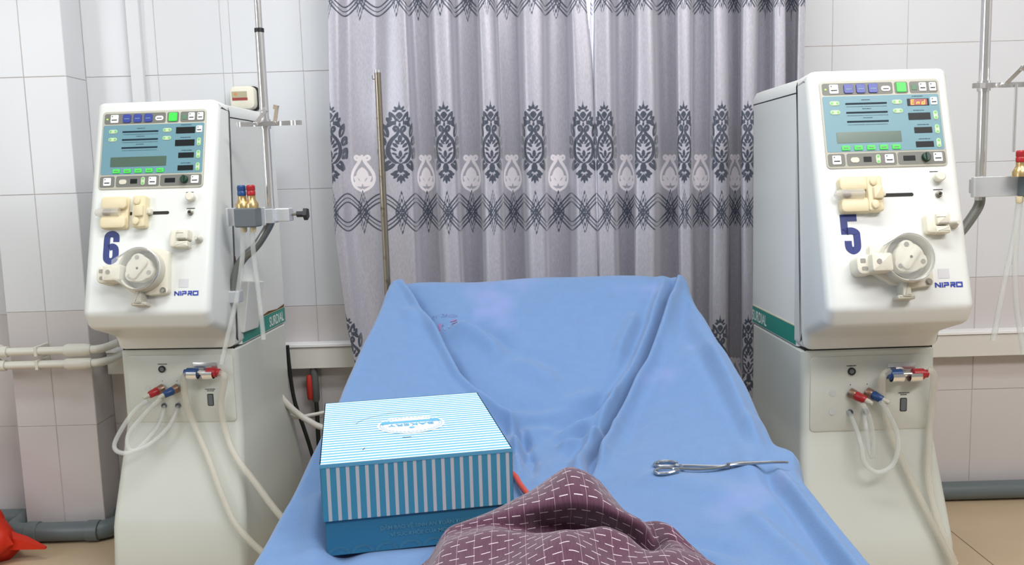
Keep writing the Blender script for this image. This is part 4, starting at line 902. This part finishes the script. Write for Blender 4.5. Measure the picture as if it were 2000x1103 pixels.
# ================================================================== BLANKET
bm_ = bpy.data.materials.new('purple_checked_weave'); bm_.use_nodes = True; nt = bm_.node_tree; p = nt.nodes['Principled BSDF']; p.inputs['Roughness'].default_value = .95; p.inputs['Sheen Weight'].default_value = .3; p.inputs['Specular IOR Level'].default_value = .2
def nd(t, **k):
    n = nt.nodes.new(t)
    for a, v in k.items(): setattr(n, a, v)
    return n
def mth(op, a, bb=None, c=None):
    n = nd('ShaderNodeMath', operation=op)
    for i, q in enumerate((a, bb, c)):
        if q is None: continue
        if isinstance(q, (int, float)): n.inputs[i].default_value = q
        else: nt.links.new(q, n.inputs[i])
    return n.outputs[0]
uvn = nd('ShaderNodeUVMap'); uvn.uv_map = 'weave'; sp = nd('ShaderNodeSeparateXYZ'); nt.links.new(uvn.outputs[0], sp.inputs[0]); U, V = sp.outputs[0], sp.outputs[1]
rv = mth('MULTIPLY', V, 1/.0165); line = mth('LESS_THAN', mth('FRACT', rv), .085); row = mth('FLOOR', rv)
dash = mth('LESS_THAN', mth('FRACT', mth('MULTIPLY_ADD', U, 1/.0215, mth('MULTIPLY', row, .5))), .60); white = mth('MULTIPLY', line, dash)
vl = mth('LESS_THAN', mth('FRACT', mth('MULTIPLY', U, 1/.024)), .035)
thr = nd('ShaderNodeTexNoise'); thr.inputs['Scale'].default_value = 420; thr.inputs['Detail'].default_value = 2
mpn = nd('ShaderNodeMapping'); mpn.inputs['Scale'].default_value = (1, .12, 1); nt.links.new(uvn.outputs[0], mpn.inputs[0]); nt.links.new(mpn.outputs[0], thr.inputs['Vector'])
nb = nd('ShaderNodeTexNoise'); nb.inputs['Scale'].default_value = 22; nt.links.new(uvn.outputs[0], nb.inputs['Vector'])
c1 = nd('ShaderNodeMix', data_type='RGBA'); c1.inputs[6].default_value = lin((62, 38, 54))+(1,); c1.inputs[7].default_value = lin((104, 66, 86))+(1,); nt.links.new(thr.outputs['Fac'], c1.inputs[0])
c3 = nd('ShaderNodeMix', data_type='RGBA'); nt.links.new(mth('MULTIPLY', vl, .45), c3.inputs[0]); nt.links.new(c1.outputs[2], c3.inputs[6]); c3.inputs[7].default_value = lin((190, 165, 175))+(1,)
c4 = nd('ShaderNodeMix', data_type='RGBA'); nt.links.new(mth('MULTIPLY', white, .92), c4.inputs[0]); nt.links.new(c3.outputs[2], c4.inputs[6]); c4.inputs[7].default_value = lin((218, 205, 212))+(1,); nt.links.new(c4.outputs[2], p.inputs['Base Color'])
bp = nd('ShaderNodeBump'); bp.inputs['Strength'].default_value = .3; bp.inputs['Distance'].default_value = .001; nt.links.new(thr.outputs['Fac'], bp.inputs['Height']); nt.links.new(bp.outputs[0], p.inputs['Normal'])
# rows of control points from the far side towards the camera: z as function of x
bx = np.linspace(-.36, .42, 240)
def prof(pts): a = np.array(pts); return np.interp(bx, a[:, 0], a[:, 1])
bedz = .566
ctrl = [  # (Y profile, Z profile)
    (prof([(-.36, 1.20), (-.17, 1.21), (-.11, 1.33), (.0, 1.40), (.08, 1.45), (.16, 1.40), (.20, 1.34), (.24, 1.24), (.42, 1.16)]), prof([(-.36, bedz), (.42, bedz)])),
    (prof([(-.36, 1.195), (-.17, 1.205), (-.11, 1.325), (.0, 1.375), (.08, 1.41), (.16, 1.37), (.20, 1.325), (.24, 1.235), (.42, 1.155)]), prof([(-.36, .585), (-.2, .58), (-.142, .572), (-.08, .59), (.0, .615), (.08, .65), (.13, .64), (.17, .59), (.2, .575), (.42, .570)])),
    (prof([(-.36, 1.18), (-.17, 1.19), (-.11, 1.30), (.0, 1.32), (.20, 1.30), (.24, 1.21), (.42, 1.14)]), prof([(-.36, .606), (-.30, .603), (-.23, .598), (-.18, .574), (-.142, .574), (-.109, .606), (-.043, .630), (.031, .660), (.062, .680), (.083, .691), (.112, .680), (.159, .629), (.187, .610), (.195, .606), (.21, .622), (.225, .628), (.26, .600), (.29, .575), (.42, .570)])),
    (prof([(-.36, 1.165), (-.17, 1.18), (-.11, 1.26), (.0, 1.262), (.08, 1.245), (.15, 1.24), (.20, 1.255), (.24, 1.195), (.42, 1.13)]), prof([(-.36, .600), (-.24, .602), (-.18, .576), (-.14, .580), (-.108, .626), (-.04, .646), (.03, .664), (.08, .674), (.12, .668), (.16, .646), (.19, .628), (.2, .60), (.22, .628), (.26, .604), (.29, .578), (.42, .570)])),
    (prof([(-.36, 1.15), (-.17, 1.165), (-.11, 1.235), (.0, 1.25), (.03, 1.275), (.08, 1.285), (.15, 1.275), (.20, 1.24), (.24, 1.185), (.42, 1.12)]), prof([(-.36, .594), (-.24, .600), (-.18, .576), (-.14, .580), (-.108, .626), (-.04, .636), (.01, .628), (.04, .622), (.08, .618), (.12, .610), (.16, .600), (.185, .590), (.2, .585), (.22, .622), (.26, .606), (.29, .585), (.42, .572)])),
    (prof([(-.36, 1.13), (-.17, 1.15), (-.11, 1.20), (.0, 1.225), (.08, 1.235), (.15, 1.23), (.20, 1.20), (.24, 1.17), (.42, 1.11)]), prof([(-.36, .590), (-.24, .602), (-.18, .576), (-.14, .582), (-.108, .630), (-.04, .642), (.02, .625), (.07, .605), (.11, .600), (.15, .592), (.18, .586), (.2, .588), (.22, .625), (.26, .612), (.29, .594), (.42, .575)])),
    (prof([(-.36, 1.10), (-.17, 1.12), (-.11, 1.165), (.0, 1.17), (.20, 1.165), (.24, 1.15), (.42, 1.09)]), prof([(-.36, .600), (-.3, .612), (-.24, .606), (-.18, .578), (-.138, .586), (-.108, .638), (-.04, .654), (.02, .652), (.077, .655), (.121, .660), (.15, .646), (.175, .618), (.19, .604), (.21, .628), (.24, .622), (.27, .602), (.33, .585), (.42, .58)])),
    (prof([(-.36, 1.05), (-.17, 1.07), (.0, 1.10), (.20, 1.10), (.42, 1.05)]), prof([(-.36, .588), (-.2, .584), (-.15, .590), (-.119, .640), (-.05, .640), (-.011, .646), (.04, .668), (.065, .674), (.10, .652), (.125, .640), (.16, .640), (.2, .650), (.24, .640), (.28, .615), (.42, .59)])),
    (prof([(-.36, .98), (.0, 1.0), (.42, .98)]), prof([(-.36, .586), (-.2, .590), (-.14, .606), (-.10, .640), (-.05, .645), (.03, .655), (.1, .640), (.2, .640), (.3, .61), (.42, .59)])),
    (prof([(-.36, .80), (.42, .80)]), prof([(-.36, .590), (-.15, .640), (0, .650), (.2, .640), (.42, .59)])),
    (prof([(-.36, .62), (.42, .62)]), prof([(-.36, .588), (-.15, .630), (0, .640), (.2, .630), (.42, .588)])),
]
CY = np.array([c[0] for c in ctrl]); CZ = np.array([c[1] for c in ctrl])
def blur1(A, n): return blur(A, n, 1)
CY = blur1(CY, 6); CZ = blur1(CZ, 2)
NV = 16; Gy = []; Gz = []
for i in range(len(CY)-1):
    a0, a1, a2, a3 = max(i-1, 0), i, i+1, min(i+2, len(CY)-1)
    for k in range(NV):
        t = k/NV; w_ = [(-t+2*t*t-t**3)/2, (2-5*t*t+3*t**3)/2, (t+4*t*t-3*t**3)/2, (-t*t+t**3)/2]
        Gy.append(w_[0]*CY[a0]+w_[1]*CY[a1]+w_[2]*CY[a2]+w_[3]*CY[a3]); Gz.append(w_[0]*CZ[a0]+w_[1]*CZ[a1]+w_[2]*CZ[a2]+w_[3]*CZ[a3])
Gy = np.array(Gy); Gz = np.array(Gz); Gx = np.repeat(bx[None, :], len(Gy), 0)
for k in range(10):
    f = rng.uniform(14, 40); a = rng.uniform(0, pi); Gz = Gz+.0010*np.sin(f*(Gx*cos(a)+Gy*sin(a))+rng.uniform(0, 6))*np.clip((Gz-bedz)/.02, 0, 1)
Gz = np.maximum(Gz, bedz+.0005)
vv = np.concatenate([np.zeros((1, len(bx))), np.cumsum(np.hypot(np.diff(Gy, axis=0), np.diff(Gz, axis=0)), 0)], 0); vv = vv-vv[2*NV:2*NV+1, :]
vm = vv[:, 90:190].mean(1)[:, None]; vv = vm+.25*blur(vv-vm, 20, 1)
uu = np.concatenate([np.zeros((len(Gy), 1)), np.cumsum(np.hypot(np.diff(Gx, axis=1), np.diff(Gz, axis=1)), 1)], 1); uu = uu-uu[:, 120:121]
um = uu.mean(0)[None, :]; uu = um+.3*(uu-um)
bl = grid_mesh('blanket', np.stack([Gx, Gy, Gz], -1), bm_, np.stack([uu, vv], -1), thick=.003)
tag(bl, 'crumpled dark purple blanket with white dashed checks in front of the box', 'blanket')

# ================================================================== FORCEPS
fc = empty('forceps', (.247, 1.50, surf(.25, 1.5)+.006)); tag(fc, 'long steel surgical forceps lying on the right side of the blue sheet', 'forceps')
def sz(x, y): return surf(x, y)
ox, oy, oz = .247, 1.50, fc.location.z
def FP(x, y, dz=.006): return (x-ox, y-oy, surf(x, y)+dz-oz)
for (cx, cy, j) in ((.288, 1.634, 1), (.280, 1.580, -1)):
    pts = [FP(cx+.022*cos(a), cy+.0155*sin(a), .005) for a in np.linspace(0, 2*pi, 25)[:-1]]
    obj('finger_ring', MB().tube(pts, .0030, 8, closed=True), 'forceps_steel', fc)
    y0 = cy-j*.011
    pth_ = [FP(cx+.018, y0, .006), FP(.320, 1.602+j*.013, .006), FP(.34, 1.596+j*.0105, .006), FP(.38, 1.582+j*.0035, .006), FP(.41, 1.570-j*.002, .006), FP(.44, 1.556-j*.001, .006)]
    zt = pth_[-1][2]; pth_ += [(.470-ox, 1.540-oy, zt+.006), (.492-ox, 1.528-oy, zt+.009)]
    obj('shank', MB().tube(smooth_path(pth_, 5), [float(v) for v in np.interp(np.linspace(0, 1, 36), [0, .5, .6, .7, 1], [.0030, .0028, .0038, .0032, .0022])], 8), 'forceps_steel', fc)
obj('ratchet', MB().box(FP(.310, 1.602)[0], FP(.316, 1.602)[0], FP(.31, 1.590)[1], FP(.31, 1.618)[1], FP(.31, 1.604, .004)[2], FP(.31, 1.604, .008)[2]), 'forceps_steel', fc, 0, bevel=.001)
obj('pivot_screw', MB().tube([FP(.396, 1.576, .004), FP(.396, 1.576, .0115)], .004, 12), 'screw', fc)
# ================================================================== SMALL THINGS
o = obj('rubber_tube', MB().tube(smooth_path([(-.02, 1.66, .577), (-.004, 1.62, .5772), (.004, 1.575, .578), (.018, 1.515, .579), (.03, 1.46, .580), (.05, 1.40, .60)], 8), .0055, 10), 'redtube', None, 60); tag(o, 'orange red rubber tube between the cake box and the blanket', 'tube')
t = empty('steel_rod', (-.365, 2.53, 0)); tag(t, 'thin rusty steel rod standing behind the bed before the curtain', 'pole')
obj('rod_shaft', MB().tube([(0, 0, .02), (0, 0, 1.458)], .0095, 16), 'steel_worn', t); obj('rod_rim', MB().tube([(0, 0, 1.455), (0, 0, 1.462)], [.0100, .0096], 16), 'steel', t); obj('rod_hook', MB().tube(smooth_path([(0, 0, 1.44), (-.012, -.004, 1.437), (-.015, -.004, 1.44), (-.015, -.004, 1.448)], 4), .0012, 6), 'steel_worn', t); obj('rod_foot', MB().tube([(0, 0, 0), (0, 0, .02)], .03, 16), 'darkpost', t)
# plug under trunking
t = empty('cable_plug', (-.69, 2.90, .42)); tag(t, 'red and grey cable connector hanging under the trunking', 'plug')
obj('red_half', MB().tube([(-.006, -.01, .0), (-.006, -.01, .008), (-.006, -.01, .05), (-.006, -.01, .075), (-.006, -.01, .085)], [.007, .010, .011, .0095, .006], 14), 'plug_red', t); obj('grey_half', MB().tube([(.012, -.004, -.01), (.012, -.004, .0), (.012, -.004, .05), (.010, -.004, .085), (.008, -.004, .108)], [.009, .013, .013, .012, .011], 14), 'plug_grey', t)
obj('plug_cable', MB().tube(smooth_path([(.012, -.004, -.005), (.014, -.01, -.05), (.014, -.012, -.2), (.016, -.012, -.33), (.03, -.012, -.408)], 6), .0075, 10), 'cable_blk', t, 60)
o = obj('white_hose', MB().tube(smooth_path([(-.76, 2.72, .52), (-.745, 2.72, .47), (-.70, 2.74, .41), (-.65, 2.74, .375), (-.60, 2.74, .34), (-.56, 2.75, .20), (-.55, 2.75, .012)], 8), .010, 12), 'cable', None, 60); tag(o, 'thick white hose curving from the left machine towards the bed', 'hose')
o = obj('white_cable', MB().tube(smooth_path([(-.75, 2.76, .42), (-.72, 2.76, .395), (-.66, 2.77, .40), (-.60, 2.78, .405), (-.55, 2.79, .38), (-.53, 2.79, .2), (-.53, 2.79, .008)], 8), .006, 10), 'cable', None, 60); tag(o, 'thin white cable running sideways below the plug', 'cable')
o = obj('black_cable', MB().tube(smooth_path([(-.748, 2.83, .62), (-.745, 2.84, .50), (-.735, 2.84, .42), (-.71, 2.84, .33), (-.69, 2.84, .25), (-.66, 2.83, .12), (-.62, 2.80, .008)], 8), .0065, 10), 'cable_blk', None, 60); tag(o, 'black cable hanging down behind the left machine', 'cable')
# red bag
b = MB(); rings = []
for k, (z, s_) in enumerate(((0.002, .80), (.03, .96), (.07, 1.0), (.11, .92), (.15, .76), (.19, .55), (.22, .36), (.235, .12))):
    ring = []
    for a in np.linspace(0, 2*pi, 49)[:-1]:
        rr_ = s_*(1+.10*sin(5*a+z*20)+.08*sin(9*a-z*35)+.05*sin(17*a+z*60))
        ring.append((.20*rr_*cos(a), .15*rr_*sin(a), z*(1+.05*sin(3*a))))
    rings.append(ring)
b.loft(rings); b.loft([[(.17, -.02, .10), (.17, .03, .10), (.17, .03, .06), (.17, -.02, .05)], [(.25, -.01, .075), (.25, .02, .075), (.25, .02, .05), (.25, -.01, .045)], [(.31, 0, .045), (.31, .012, .045), (.31, .012, .04), (.31, 0, .04)]])
o = obj('plastic_bag', b, 'bag', None, 60); o.location = (-1.79, 2.60, 0); tag(o, 'red plastic bag lying on the floor at the left edge', 'bag')
